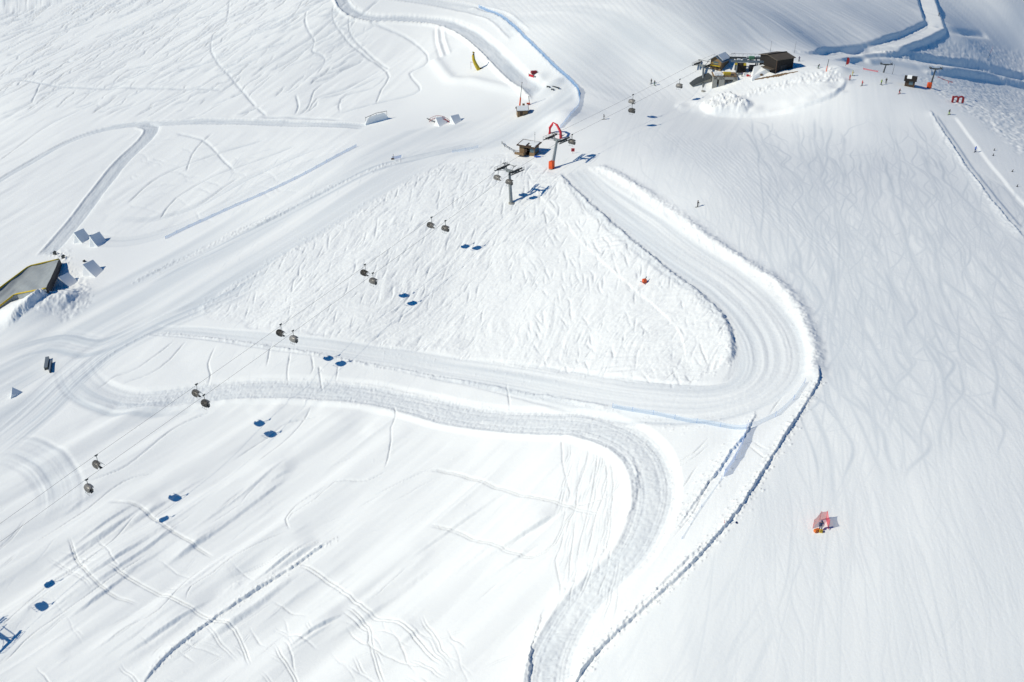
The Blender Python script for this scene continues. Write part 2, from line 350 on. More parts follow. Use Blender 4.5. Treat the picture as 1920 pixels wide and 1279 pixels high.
def stripes(pts, w, seed, amp=.06, pk=.5, fade=(20,20), depth=.12):
    f = lambda s,t,X,Y: (1-sm(np.abs(s),w*.75,w))*(-depth+amp*noise(s/1.3,t/60,seed)+amp*.5*noise(s/.5,t/35,seed+1))
    g = lambda s,t,X,Y: np.clip((1-sm(np.abs(s),w*.7,w))*(.25+1.2*pk*np.clip(noise(s/1.5,t/70,seed+2)+.5*noise(s/.5,t/40,seed+3)+.2,0,1)),0,1)
    band(pts, w+1, f, g, None, fade)
stripes([(-60,870),(60,775),(140,702),(200,655),(300,602),(420,548),(540,480)], 9, 301, .15, .9)
stripes([(150,655),(140,690),(155,722),(200,748),(262,758),(340,752),(420,742)], 6, 305, .08, .5)
stripes([(-40,690),(40,655),(110,640),(165,650),(210,640),(330,585)], 6, 309, .13, .8)
stripes([(-60,760),(0,735),(60,700),(130,660)], 6, 313, .12, .8)
stripes([(-40,850),(40,845),(95,880),(115,930),(100,990)], 6, 317, .10, .3)
stripes([(230,560),(330,500),(470,430),(600,365),(700,315),(830,280),(960,250)], 5, 321, .10, .6)
stripes([(200,410),(290,410),(380,380),(470,330),(560,290),(640,262)], 2.2, 325, .10, .4)
stripes([(130,440),(230,455),(330,430),(450,370),(560,315),(680,275)], 4, 329, .10, .5)
edge([(245,530),(330,492),(430,445),(540,395),(600,368)], .35, 2, .7, 333, .3, 7)
for (x,y,h,r) in ((640,1145,-.5,3),(450,1080,-.6,3.5),(690,1112,-.5,2.5),(300,1215,-.5,4),(135,1075,-.4,2),(1030,1250,-.1,2)):
    c = hit(x,y)[0]; A_,B_ = rot(GX-c[0],GY-c[1],D_wind); DZ += (h*np.exp(-(A_/(r*2.6))**2-(B_/(r*.5))**2)).astype(np.float32)

edge([(1330,216),(1400,219),(1470,210),(1520,197),(1562,180),(1580,160),(1578,147)], 1.4, 7, 1.6, 341, .12, 16, .04, True, (14,8))
edge([(5,622),(45,600),(84,572),(100,552)], 2.2, 7, 2.2, 343, .5, 14, .2)
edge([(108,590),(135,565),(160,550)], 1.0, 5, 2.0, 345, .5, 10, .2)
rs = random.Random(5)
for k in range(120):
    x = rs.uniform(40,980); y = rs.uniform(880,1270)
    if x+ (y-880)*.55 > 1180: continue
    L = rs.uniform(40,230); dy = -.70*L*rs.uniform(.9,1.08); 
    x1, y1 = x+L, y+dy
    if y1 < 850 or x1 > 1120 - (y1-880)*.2: continue
    edge([(x,y),((x+x1)/2+rs.uniform(-5,5),(y+y1)/2+rs.uniform(-4,4)),(x1,y1)], rs.choice([.2,.3,.4,.55,.9]), rs.uniform(1.5,5), rs.uniform(.5,1.6), 400+k, .07, 9, .02, True, (rs.uniform(6,16),rs.uniform(3,14)))
r_ = 1-np.abs(aniso(GX,GY,D_wind,45,3.6,351,2)); DZ += m_low*.30*(r_-.5)*sm(noise(GX/25,GY/25,353),-.5,.5)
r_ = 1-np.abs(aniso(GX,GY,D_top,40,6,355,2)); DZ += m_tl*.22*(r_-.5)
# ---------------------------------------------------------------- ski tracks, chunks of snow
def dense(W, step):
    d = np.hypot(*np.diff(W,axis=0).T); L = np.concatenate([[0],np.cumsum(d)]); n = max(2,int(L[-1]/step))
    t = np.linspace(0,L[-1],n); return np.stack([np.interp(t,L,W[:,0]),np.interp(t,L,W[:,1])],1), t
def wiggle(P, t, a, lam, ph):
    d = np.gradient(P, axis=0); d /= np.hypot(d[:,0],d[:,1])[:,None]+1e-9
    o = a*np.sin(2*math.pi*t/lam+ph)+.3*a*np.sin(2*math.pi*t/(lam*.43)+ph*2)
    return P+np.stack([-d[:,1],d[:,0]],1)*o[:,None]
T_dkshade = np.zeros_like(Z0); T_grv = np.zeros_like(Z0); T_pk = np.zeros_like(Z0); T_up = np.zeros_like(Z0)
def track(pts, w=.22, a=.13, wob=0, lam=20, pair=0, ph=None, pk=0, lip=False, fade=True, wp=None, dk=1.6):
    W = world(pts, 18) if wp is None else wp
    P, t = dense(W, .22)
    if wob: P = wiggle(P, t, wob, lam, random.random()*6 if ph is None else ph)
    px_ = np.hypot(P[:,0].mean(), P[:,1].mean()-0)/986*1.02; we = max(w, .6*px_); a = a*(.35+.65*we/w); w = we
    L = t[-1]; am = a*(.75+.5*np.interp(t,np.arange(0,L+5,2.5),rng.random(len(np.arange(0,L+5,2.5)))))
    if fade: am = am*np.clip(t/3,0,1)*np.clip((L-t)/3,0,1)
    offs = (-pair/2,pair/2) if pair else (0,)
    d = np.gradient(P,axis=0); d/= np.hypot(d[:,0],d[:,1])[:,None]+1e-9; N = np.stack([-d[:,1],d[:,0]],1)
    for o in offs:
        if a: splat(P+N*o, w, am, T_grv, 3)
        if dk: splat(P+N*o, w*.9, np.minimum(am*dk,.9), T_dkshade, 3)  # groove darkening: compacted snow plus painted shade inside the track
        if lip and a: splat(P+N*o+np.array([w*1.6,0.0]), w*1.1, am*.45, T_up)
    if pk:
        fe = min(14, L*.3); splat(P, w*1.35, pk*sm(t,0,fe)*sm(L-t,0,fe)*(.55+.45*np.interp(t,np.arange(0,L+9,6),rng.random(len(np.arange(0,L+9,6))))), T_pk, 3)
# hand-followed tracks (photo sightings)
LT = [
 [(0,160),(40,148),(100,160),(180,164),(300,165),(420,168)],[(0,215),(60,190),(80,150),(150,110),(200,80),(260,50)],
 [(0,70),(80,45),(160,5)],[(0,100),(70,65),(150,30),(200,0)],[(90,160),(140,125),(200,105),(280,70),(330,30),(365,-5)],
 [(210,155),(240,130),(300,115),(350,85),(400,40)],[(275,160),(320,135),(400,115),(440,85),(480,55)],[(430,0),(425,40),(400,65),(396,95),(410,120),(430,140),(450,165),(480,200)],
 [(480,135),(560,85),(590,65),(640,20)],[(480,65),(540,40),(570,0)],[(490,60),(550,30),(590,10)],[(575,20),(572,40),(580,60),(590,75),(585,95),(598,100),(610,110),(605,125),(595,140)],
 [(625,10),(625,35),(640,60),(660,85),(690,110),(715,125),(730,145),(715,170),(705,195)],[(655,30),(655,55),(670,80),(700,110),(730,130)],[(715,130),(680,150),(650,165),(620,175),(595,185),(580,205)],
 [(720,140),(690,155),(640,175),(600,185)],[(725,145),(700,165),(650,178),(636,195),(638,210)],[(690,40),(740,60),(790,90),(803,115),(785,128),(768,138),(780,155),(788,168),(760,180),(700,195),(640,212)],
 [(610,155),(590,170),(583,190),(575,205),(560,215)],[(480,200),(500,218)],[(555,180),(560,200),(553,215)],
 [(640,225),(560,220),(490,220)],[(400,250),(380,265),(360,290),(350,320)],[(330,250),(380,262),(420,300),(440,320)],[(0,300),(80,240),(140,210),(190,190)],
 [(300,410),(330,370),(400,330),(480,300),(560,270)],[(310,405),(370,385),(420,350),(450,330)],[(240,380),(300,330),(400,290),(500,260)],
]
for p in LT: track(p, .3, .40)
# many loose tracks on the upper left slope
for k in range(330):
    x = random.uniform(-40,620); y = random.uniform(-30,230)
    if x > 350 and y > 150: continue
    L = random.uniform(30,150); s = random.uniform(-.62,-.42)
    pts = [(x,y),(x+L*.3,y+L*.3*s+random.uniform(-4,4)),(x+L*.65,y+L*.65*s+random.uniform(-6,6)),(x+L,y+L*s*1.05)]
    track(pts, random.uniform(.2,.34), random.uniform(.10,.40), wob=random.uniform(.2,1.2), lam=random.uniform(8,30))
for k in range(170):
    x = random.uniform(-20,640); y = random.uniform(-20,220); L = random.uniform(15,60); s = random.uniform(-.9,-.3)
    track([(x,y),(x+L*.5,y+L*.5*s+random.uniform(-3,3)),(x+L,y+L*s)], .3, random.uniform(.25,.6), wob=.3, lam=12)
for k in range(60):
    x = random.uniform(240,520); y = random.uniform(270,400)
    if y < 240+ (640-x)*.1 or y > 300+(640-x)*.42: continue
    L = random.uniform(15,60); th = random.choice([-.5,-.6,1.0,.4])
    track([(x,y),(x+L*.5,y+L*.5*th*.8),(x+L,y+L*th*.55)], .22, random.uniform(.06,.14), wob=.5, lam=12)
T_a = T_grv; T_grv = np.zeros_like(Z0)
# chopped powder: short turns in two fans
for k in range(2300):
    x = random.uniform(420,1365); y = random.uniform(290,720)
    f = (x-420)/940
    if random.random() < .55: th = math.radians(random.uniform(112,150))
    else: th = math.radians(random.uniform(55,100) if x > 980 else random.uniform(95,135))
    L = random.uniform(10,42); c = random.uniform(-.5,.5)
    p0 = np.array([x,y]); d = np.array([math.cos(th),math.sin(th)*.8]); n = np.array([-d[1],d[0]])
    track([p0,p0+d*L*.5+n*L*.18*c,p0+d*L], random.uniform(.16,.26), random.uniform(.08,.32))
T_grv = np.maximum(T_a, T_grv*m_tri)
LOOSE = [
 ([(950,720),(957,770)],0),([(1310,640),(1330,690)],0),
 ([(738,760),(742,780),(734,800),(733,830),(728,858),(720,880)],0),([(500,690),(505,660),(512,640)],0),([(539,722),(540,690),(545,660)],0),
 ([(606,700),(598,690),(602,715),(606,735)],0),([(635,680),(633,700),(628,715)],0),([(583,665),(588,690),(580,705)],0),
 ([(480,870),(530,830),(560,800),(585,760)],0),([(250,760),(300,740)],0),([(440,860),(500,820),(545,790),(600,780)],0),
 ([(1052,815),(1055,860),(1062,900),(1075,940)],0),([(1105,830),(1100,870),(1085,910),(1080,950),(1070,970),(1060,1010)],0),
 ([(1120,840),(1118,880),(1105,950),(1090,1010),(1080,1060)],0),([(1130,850),(1140,900),(1120,960),(1100,1040)],0),([(1145,850),(1150,930),(1135,1000)],0),
 ([(1180,880),(1140,930),(1060,950)],0),([(1090,940),(1060,980),(1040,1020),(1000,1045),(950,1035),(900,1015),(850,995),(800,990)],.9),
 ([(800,880),(850,885),(950,920),(1070,950),(1130,965)],.9),([(1060,990),(1050,1030),(1042,1050),(1050,1090),(1052,1120)],0),([(1080,970),(1070,1050),(1066,1100)],0),
 ([(200,940),(262,950),(310,990),(360,1020),(400,1045)],.8),([(540,990),(548,965),(590,940),(630,905),(690,900),(728,880)],0),([(545,1000),(536,975),(548,955),(570,938),(620,910)],0),
 ([(350,1130),(360,1105),(400,1080),(440,1050),(510,1015),(545,1000)],0),([(200,1210),(240,1180),(300,1150),(350,1090),(390,1060)],0),([(0,1250),(60,1190),(150,1130),(220,1080),(280,1040)],0),
 ([(200,1060),(270,1100),(330,1130),(400,1165),(440,1180),(470,1250)],1.0),([(130,1010),(150,1060),(200,1110),(260,1135)],.8),([(560,1060),(620,1090),(680,1140),(760,1180),(830,1250)],1.2),([(650,1140),(690,1170),(700,1230),(720,1279)],1.0),
 ([(640,1150),(690,1180),(690,1210),(720,1230),(800,1250)],0),([(1310,870),(1275,920),(1240,950)],0),([(1330,820),(1300,850),(1245,880),(1236,888)],0),([(1335,830),(1290,865),(1240,885)],0),
 ([(1400,830),(1430,860),(1450,880)],0),([(1410,825),(1440,850)],0),([(1440,780),(1470,740)],0),([(1340,880),(1300,960),(1260,1010)],0),
 ([(180,730),(220,705),(260,690),(330,640)],0),([(230,720),(300,690),(350,640)],0),([(390,720),(395,700),(390,680),(405,650)],0),([(170,900),(240,870),(330,800),(400,770)],.5),
 ([(620,1010),(500,1060),(440,1080)],0),([(820,870),(760,900),(700,930)],0),([(60,1020),(150,960),(230,900),(300,880)],0),([(0,1180),(90,1100),(180,1040),(260,960)],0),
]
for p,pr in LOOSE:
    track(p, .10, .24, wob=.05, lam=9, pair=pr*.5)
for k in range(220):      # bundles of turns right of the road and across the low field
    a = random.choice([(1060,1170,830,1080,95,112),(1060,1170,830,1080,95,112),(500,840,1130,1290,20,75),(60,520,990,1290,15,60),(0,500,880,1279,130,155),(480,1000,830,1279,135,160)])
    x = random.uniform(a[0],a[1]); y = random.uniform(a[2],a[3]); th = math.radians(random.uniform(a[4],a[5])); L = random.uniform(25,110)
    if y < 800: continue
    track([(x,y),(x+L*.5*math.cos(th)+random.uniform(-4,4),y+L*.5*math.sin(th)),(x+L*math.cos(th),y+L*math.sin(th))], random.uniform(.09,.16), random.uniform(.06,.22), wob=.15, lam=9, pair=random.choice([0,0,.5]))
DZ -= T_grv; DZ += T_up
T_grv = np.zeros_like(Z0); T_up = np.zeros_like(Z0)
# scraped turns on the right piste: ribbons of polished snow fanning out from the crest
T_grv *= np.clip(m_tri+1,0,1)
def fan(x0, y0, th0, L, bend, **kw):
    pts = [(x0+L*u*math.cos(th0+bend*u), y0+L*u*math.sin(th0+bend*u)) for u in (0,.25,.5,.75,1)]
    track(pts, lip=False, dk=0, **kw)
for k in range(380):
    x = random.uniform(1380,1880); y = random.uniform(205,640); th = math.radians(np.interp(x,[1380,1600,1880],[62,80,50])+random.uniform(-14,14))
    fan(x,y,th,random.uniform(90,420),random.uniform(-.3,.35), w=random.uniform(.14,.48), a=.014, wob=random.choice([.3,.6,1.0,1.8]), lam=random.uniform(22,60), pk=random.uniform(.35,1.0))
for k in range(330):
    x = random.uniform(1330,1900); y = random.uniform(230,1000); th = math.radians(np.interp(x,[1300,1600,1900],[88,84,60])+random.uniform(-12,12))
    fan(x,y,th,random.uniform(120,520),random.uniform(-.25,.25), w=random.uniform(.08,.22), a=.015, wob=random.choice([.2,.5,1.2]), lam=random.uniform(20,60), pk=random.uniform(.25,.6))
for k in range(190):
    x = random.uniform(1420,1900); y = random.uniform(210,760); th = math.radians(random.uniform(25,125))
    fan(x,y,th,random.uniform(50,190),random.uniform(-1.1,1.1), w=random.uniform(.1,.4), a=.014, wob=random.choice([.2,.8,1.6]), lam=random.uniform(18,40), pk=random.uniform(.4,.9))
for k in range(90):
    x = random.uniform(1180,1420); y = random.uniform(230,420); L = random.uniform(60,220); th = math.radians(random.uniform(33,52))
    fan(x,y,th,L,.3, w=random.uniform(.15,.35), a=.01, wob=random.uniform(.2,1.2), lam=random.uniform(20,50), pk=random.uniform(.25,.6))
for k in range(70):
    x = random.uniform(1100,1500); y = random.uniform(960,1270); L = random.uniform(120,300); th = math.radians(random.uniform(108,135))
    fan(x,y,th,L,0, w=random.uniform(.1,.5), a=.01, wob=.3, lam=40, pk=random.uniform(.2,.5))
for k in range(34):       # grooming seams
    x = 900+k*13+random.uniform(-3,3)
    track([(x,-10),(x+60,50),(x+150,120+random.uniform(-6,6)),(x+230,190)], .25, .05, pk=.35, lip=False)
for k in range(16):
    track([(1230+k*12,240+k*3),(1300+k*13,300+k*6),(1390+k*14,400+k*7)], .3, .04, pk=.5, lip=False, wob=.2)
for k in range(26):       # tracks in the shaded valley
    x = random.uniform(1330,1700); y = random.uniform(-10,70); L = random.uniform(40,110)
    track([(x,y),(x+L*.5,y+L*.28),(x+L,y+L*.55+random.uniform(-4,4))], .35, .14, wob=.5, lam=25)
DZ -= T_grv*m_rp + T_grv*(1-m_rp)*(1-m_tri)
PK = np.maximum(PK, T_dkshade*(1-m_rp))  # painted groove shade joins the compacted-snow colour mask
_k = np.clip(m_rp+m_up+m_sh*.4,0,1)
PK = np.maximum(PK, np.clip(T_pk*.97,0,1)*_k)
# lumps thrown along edges
def lumps(pts, n, spread, a, w):
    W = world(pts, 14); P,_ = dense(W,.3); w *= .62; a *= .7; idx = rng.integers(0,len(P),n)
    Q_ = P[idx]+rng.normal(0,spread,(n,2)); splat(Q_, w*(.6+.8*rng.random(n)), a*(.4+rng.random(n)), T_lump, 2)
T_lump = np.zeros_like(Z0)
lumps(KN[1:], 540, .7, .32, .26)
lumps([(1118,310),(1210,368),(1320,444),(1440,524),(1508,608),(1527,690)], 420, 1.1, .2, .25)
lumps([(1062,345),(1180,455),(1300,547),(1368,640),(1340,695),(1262,722)], 252, .9, .25, .25)
lumps([(755,296),(700,320),(620,352),(540,392),(430,440),(330,490),(250,528)], 198, .8, .32, .3)
lumps([(830,312),(720,372),(600,440),(480,512),(400,560),(370,585)], 252, 1.6, .22, .35)
lumps([(1330,790),(1280,800),(1200,780)], 36, 1, .2, .25)
lumps([(1372,845),(1345,885),(1312,925),(1270,990)], 120, 1.2, .28, .25)
lumps([(632,1010),(540,1070),(430,1142),(320,1225),(285,1260)], 120, .7, .25, .22)
lumps([(290,747),(530,748),(700,760),(850,795),(930,806),(1080,812),(1165,850),(1190,890)], 240, .5, .16, .2)
lumps([(380,722),(620,716),(770,738),(930,770),(1100,780),(1190,815),(1245,870),(1262,930),(1245,1000),(1200,1070),(1120,1160),(1085,1230)], 288, .6, .16, .2)
lumps([(1160,768),(960,735),(740,692),(540,655),(360,630),(280,628),(210,665),(180,690)], 300, .4, .22, .22)
lumps([(1300,700),(1150,700),(950,690),(700,640)], 180, 2.5, .15, .3)
lumps([(60,590),(100,560),(130,500),(90,470)], 96, 1.6, .4, .3)
lumps([(1140,700),(400,1100)], 36, 30, .12, .15)
DZ += T_lump
Z = (Z0+DZ).astype(np.float32)
def ground(px, py): return hit(px, py, Z)
# ---------------------------------------------------------------- materials
def mat(name, rgb, rough=.7, metal=0, bump=0, bscale=20, var=0, vscale=3, alpha=None, spec=None):
    m = bpy.data.materials.new(name); m.use_nodes = True; nt = m.node_tree; b = nt.nodes['Principled BSDF']
    b.inputs['Base Color'].default_value = (*rgb,1); b.inputs['Roughness'].default_value = rough; b.inputs['Metallic'].default_value = metal
    if spec is not None: b.inputs['Specular IOR Level'].default_value = spec
    if alpha is not None: b.inputs['Alpha'].default_value = alpha
    tc = nt.nodes.new('ShaderNodeTexCoord')
    if var:
        n = nt.nodes.new('ShaderNodeTexNoise'); n.inputs['Scale'].default_value = vscale; n.inputs['Detail'].default_value = 5
        nt.links.new(tc.outputs['Object'], n.inputs['Vector'])
        mx = nt.nodes.new('ShaderNodeMix'); mx.data_type = 'RGBA'
        mx.inputs[6].default_value = (*[c*(1-var) for c in rgb],1); mx.inputs[7].default_value = (*[min(1,c*(1+var)) for c in rgb],1)
        nt.links.new(n.outputs['Fac'], mx.inputs[0]); nt.links.new(mx.outputs[2], b.inputs['Base Color'])
    if bump:
        n = nt.nodes.new('ShaderNodeTexNoise'); n.inputs['Scale'].default_value = bscale; n.inputs['Detail'].default_value = 6
        nt.links.new(tc.outputs['Object'], n.inputs['Vector'])
        bp = nt.nodes.new('ShaderNodeBump'); bp.inputs['Strength'].default_value = bump; bp.inputs['Distance'].default_value = .05
        nt.links.new(n.outputs['Fac'], bp.inputs['Height']); nt.links.new(bp.outputs['Normal'], b.inputs['Normal'])
    return m
def snow_material():
    m = bpy.data.materials.new('snow'); m.use_nodes = True; nt = m.node_tree; b = nt.nodes['Principled BSDF']
    at = nt.nodes.new('ShaderNodeAttribute'); at.attribute_name = 'packed_shade'  # compaction mask, also holding the shade painted into ski grooves
    mx = nt.nodes.new('ShaderNodeMix'); mx.data_type = 'RGBA'
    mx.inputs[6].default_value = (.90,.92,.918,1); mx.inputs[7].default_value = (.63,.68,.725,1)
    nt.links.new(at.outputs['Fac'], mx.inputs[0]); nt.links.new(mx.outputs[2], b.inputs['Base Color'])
    b.inputs['Roughness'].default_value = .75; b.inputs['Specular IOR Level'].default_value = .15
    tc = nt.nodes.new('ShaderNodeTexCoord')
    n = nt.nodes.new('ShaderNodeTexNoise'); n.inputs['Scale'].default_value = 1.7; n.inputs['Detail'].default_value = 7; n.inputs['Roughness'].default_value = .7
    nt.links.new(tc.outputs['Object'], n.inputs['Vector'])
    bp = nt.nodes.new('ShaderNodeBump'); bp.inputs['Strength'].default_value = .55; bp.inputs['Distance'].default_value = .10
    nt.links.new(n.outputs['Fac'], bp.inputs['Height']); nt.links.new(bp.outputs['Normal'], b.inputs['Normal'])
    return m
M_snow = snow_material()
def build_ground():
    me = bpy.data.meshes.new('snow_ground')
    nv = NI*NJ; co = np.empty((nv,3),np.float32); co[:,0]=GX.ravel(); co[:,1]=GY.ravel(); co[:,2]=Z.ravel()
    me.vertices.add(nv); me.vertices.foreach_set('co', co.ravel())
    i = np.arange(NI-1)[:,None]*NJ+np.arange(NJ-1)[None,:]
    q = np.stack([i,i+1,i+NJ+1,i+NJ],-1).reshape(-1,4).astype(np.int32); nf = len(q)
    me.loops.add(nf*4); me.loops.foreach_set('vertex_index', q.ravel())
    me.polygons.add(nf); me.polygons.foreach_set('loop_start', np.arange(0,nf*4,4,dtype=np.int32))
    me.polygons.foreach_set('use_smooth', np.ones(nf,bool))
    me.update(calc_edges=True)
    a = me.attributes.new('packed_shade','FLOAT','POINT'); a.data.foreach_set('value', np.clip(PK,0,1).astype(np.float32).ravel())
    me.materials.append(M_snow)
    o = bpy.data.objects.new('snow_slope', me); bpy.context.scene.collection.objects.link(o)
    o['kind'] = 'structure'; o['label'] = 'groomed and powder snow slopes of the ski area'
    return o
build_ground()
# ---------------------------------------------------------------- camera and light
sc = bpy.context.scene
cam = bpy.data.cameras.new('camera'); cam.sensor_width = 36; cam.lens = 36*F/1920; cam.clip_start = 1; cam.clip_end = 8000
co = bpy.data.objects.new('camera', cam); sc.collection.objects.link(co)
co.location = (0,0,CZ); co.rotation_euler = (math.radians(60),0,0); sc.camera = co
w = bpy.data.worlds.new('World'); sc.world = w; w.use_nodes = True; nt = w.node_tree
sky = nt.nodes.new('ShaderNodeTexSky'); sky.sky_type = 'NISHITA'; sky.sun_disc = False
sky.sun_elevation = SUN_EL; sky.altitude = 2200; sky.air_density = 1.0; sky.dust_density = .2; sky.ozone_density = 3
# towards the sun: (-cos a, -sin a); sky rotation 0 = +Y, clockwise
sky.sun_rotation = math.radians(270)-SUN_AZ
bg = nt.nodes['Background']; bg.inputs['Strength'].default_value = .095
hs = nt.nodes.new('ShaderNodeHueSaturation'); hs.inputs['Saturation'].default_value = 1.85
nt.links.new(sky.outputs[0], hs.inputs['Color']); nt.links.new(hs.outputs[0], bg.inputs['Color'])
sun = bpy.data.lights.new('sun','SUN'); sun.energy = 4.0; sun.angle = math.radians(.53); sun.color = (1,.928,.76)
so = bpy.data.objects.new('sun', sun); sc.collection.objects.link(so)
LD = Vector((math.cos(SUN_EL)*math.cos(SUN_AZ), math.cos(SUN_EL)*math.sin(SUN_AZ), -math.sin(SUN_EL)))
so.rotation_euler = LD.to_track_quat('-Z','Y').to_euler()
sc.view_settings.view_transform = 'Standard'; sc.view_settings.look = 'None'; sc.view_settings.gamma = 1; sc.view_settings.exposure = -.15
# ================================================================= things
COL = sc.collection
class MB:
    def __init__(s): s.bm = bmesh.new()
    def box(s, c, d, rz=0, rx=0, ry=0, bevel=0):
        r = bmesh.ops.create_cube(s.bm, size=1)
        M = Matrix.Translation(c) @ Matrix.Rotation(rz,4,'Z') @ Matrix.Rotation(ry,4,'Y') @ Matrix.Rotation(rx,4,'X') @ Matrix.Diagonal((*d,1))
        bmesh.ops.transform(s.bm, matrix=M, verts=r['verts'])
        if bevel:
            es = list({e for v in r['verts'] for e in v.link_edges}); bmesh.ops.bevel(s.bm, geom=es, offset=bevel, segments=2, affect='EDGES', profile=.6)
        return s
    def tube(s, a, b, r, r2=None, n=8):
        a = Vector(a); b = Vector(b); d = b-a
        if d.length < 1e-6: return s
        q = bmesh.ops.create_cone(s.bm, cap_ends=True, segments=n, radius1=r, radius2=r if r2 is None else r2, depth=d.length)
        bmesh.ops.transform(s.bm, matrix=Matrix.Translation((a+b)/2) @ d.to_track_quat('Z','Y').to_matrix().to_4x4(), verts=q['verts']); return s
    def path(s, pts, r, n=8, rs=None):
        P = [Vector(p) for p in pts]; rings = []
        for i,p in enumerate(P):
            d = (P[min(i+1,len(P)-1)]-P[max(i-1,0)]).normalized(); q = d.to_track_quat('Z','Y'); rr = rs[i] if rs else r
            rings.append([s.bm.verts.new(p+q@Vector((rr*math.cos(k*2*math.pi/n),rr*math.sin(k*2*math.pi/n),0))) for k in range(n)])
        for A,B in zip(rings[:-1],rings[1:]):
            for k in range(n): s.bm.faces.new((A[k],A[(k+1)%n],B[(k+1)%n],B[k]))
        s.bm.faces.new(rings[0][::-1]); s.bm.faces.new(rings[-1]); return s
    def prism(s, pts, z0, z1):
        "pts: plan outline (x,y)"
        a = [s.bm.verts.new((x,y,z0)) for x,y in pts]; b = [s.bm.verts.new((x,y,z1)) for x,y in pts]; n=len(pts)
        s.bm.faces.new(a[::-1]); s.bm.faces.new(b)
        for k in range(n): s.bm.faces.new((a[k],a[(k+1)%n],b[(k+1)%n],b[k]))
        return s
    def extr(s, pts, x0, x1):
        "pts: profile (y,z) pushed along x"
        a = [s.bm.verts.new((x0,y,z)) for y,z in pts]; b = [s.bm.verts.new((x1,y,z)) for y,z in pts]; n=len(pts)
        s.bm.faces.new(a[::-1]); s.bm.faces.new(b)
        for k in range(n): s.bm.faces.new((a[k],a[(k+1)%n],b[(k+1)%n],b[k]))
        return s
    def ball(s, c, r, sc_=(1,1,1), seg=10):
        q = bmesh.ops.create_uvsphere(s.bm, u_segments=seg, v_segments=max(6,seg//2), radius=r)
        bmesh.ops.transform(s.bm, matrix=Matrix.Translation(c) @ Matrix.Diagonal((*sc_,1)), verts=q['verts']); return s
    def build(s, name, m, parent=None, smooth=False, label=None):
        bmesh.ops.recalc_face_normals(s.bm, faces=s.bm.faces)
        me = bpy.data.meshes.new(name); s.bm.to_mesh(me); s.bm.free()
        if smooth: me.polygons.foreach_set('use_smooth', np.ones(len(me.polygons),bool))
        for mm in (m if isinstance(m,(list,tuple)) else [m]): me.materials.append(mm)
        o = bpy.data.objects.new(name, me); COL.objects.link(o)
        if parent is not None: o.parent = parent
        if label: o['label'] = label
        return o
def empty(name, label, cat, loc, rz=0, group=None, tilt=None):
    o = bpy.data.objects.new(name, None); COL.objects.link(o); o.empty_display_size = .5
    o.location = loc; o.rotation_euler = (0,0,rz) if tilt is None else (tilt[0],tilt[1],rz)
    o['label'] = label; o['category'] = cat
    if group: o['group'] = group
    return o
def tag(o, label, cat, group=None):
    o['label'] = label; o['category'] = cat
    if group: o['group'] = group
    return o
def copy_tree(o, parent=None):
    c = o.copy(); COL.objects.link(c)
    if parent is not None: c.parent = parent
    for ch in [x for x in COL.objects if x.parent == o and x != c]: copy_tree(ch, c)
    return c
def at(px, py, up=0.0):
    h = ground([px],[py])[0]; return Vector((h[0],h[1],h[2]+up))
def aim(p, q):
    d = q-p; return math.atan2(d.y, d.x)
def gz(x, y): return float(sample(Z, np.array([x]), np.array([y]))[0])
def at_depth(px, py, D):
    u,fy,fz = ray(px,py); return Vector((float(u)*D, float(fy)*D, CZ+float(fz)*D))
# materials
M_steel = mat('galvanised steel', (.30,.33,.34), .5, .5, var=.15)
M_dsteel = mat('dark grey steel', (.075,.085,.085), .55, .3, var=.3)
M_black = mat('black rubber', (.02,.02,.022), .7)
M_hood = mat('smoked hood', (.30,.29,.275), .35, 0, var=.2)
M_pad = mat('orange crash padding', (.78,.10,.015), .6, bump=.3, bscale=6)
M_red = mat('red fabric', (.62,.02,.04), .6, var=.15)
M_dred = mat('dark red panel', (.30,.015,.02), .6)
M_wood = mat('weathered larch boards', (.26,.17,.09), .8, bump=.6, bscale=9, var=.35, vscale=4)
M_dwood = mat('dark stained boards', (.075,.045,.028), .8, bump=.6, bscale=9, var=.4, vscale=4)
M_bwood = mat('black stained boards', (.018,.014,.012), .85, var=.3)
M_conc = mat('concrete', (.36,.35,.31), .85, bump=.4, bscale=5, var=.18, vscale=1.2)
M_roof = mat('brown sheet roof', (.11,.088,.065), .7, var=.25, vscale=.8)
M_groof = mat('blue grey roof sheet', (.13,.17,.21), .5, var=.3, vscale=1)
M_glass = mat('window glass', (.10,.16,.19), .12)
M_yel = mat('yellow plastic', (.62,.45,.02), .45, var=.15)
M_bag = mat('grey landing bag cloth', (.34,.37,.38), .7, bump=1.0, bscale=2.2, var=.22, vscale=.7)
M_net = mat('blue safety net', (.10,.34,.80), .7, alpha=.5)
M_pnet = mat('pale blue safety net', (.38,.60,.86), .7, alpha=.28)
M_mnet = mat('mid blue safety net', (.20,.44,.78), .7, alpha=.42)
M_rnet = mat('red safety net', (.85,.04,.06), .7, alpha=.58)
M_blue = mat('blue plastic', (.02,.12,.5), .5)
M_white = mat('white paint', (.80,.80,.80), .5)
M_skin = mat('skin', (.55,.32,.22), .6)
M_green = mat('green cloth', (.10,.28,.16), .6)
M_snowp = mat('shaped snow', (.90,.92,.918), .8, bump=.5, bscale=2.5, spec=.15)
M_lime = mat('lime cloth', (.38,.55,.06), .7); M_navy = mat('navy cloth', (.012,.03,.12), .7); M_char = mat('charcoal cloth', (.02,.02,.022), .7)
M_ora = mat('orange cloth', (.75,.18,.03), .7); M_yc = mat('yellow cloth', (.65,.42,.04), .7); M_bl2 = mat('royal blue cloth', (.02,.10,.45), .7)
M_redc = mat('red cloth', (.55,.03,.03), .7)
M_dirt = mat('bare earth', (.20,.13,.07), .95, bump=.8, bscale=4, var=.4, vscale=2)

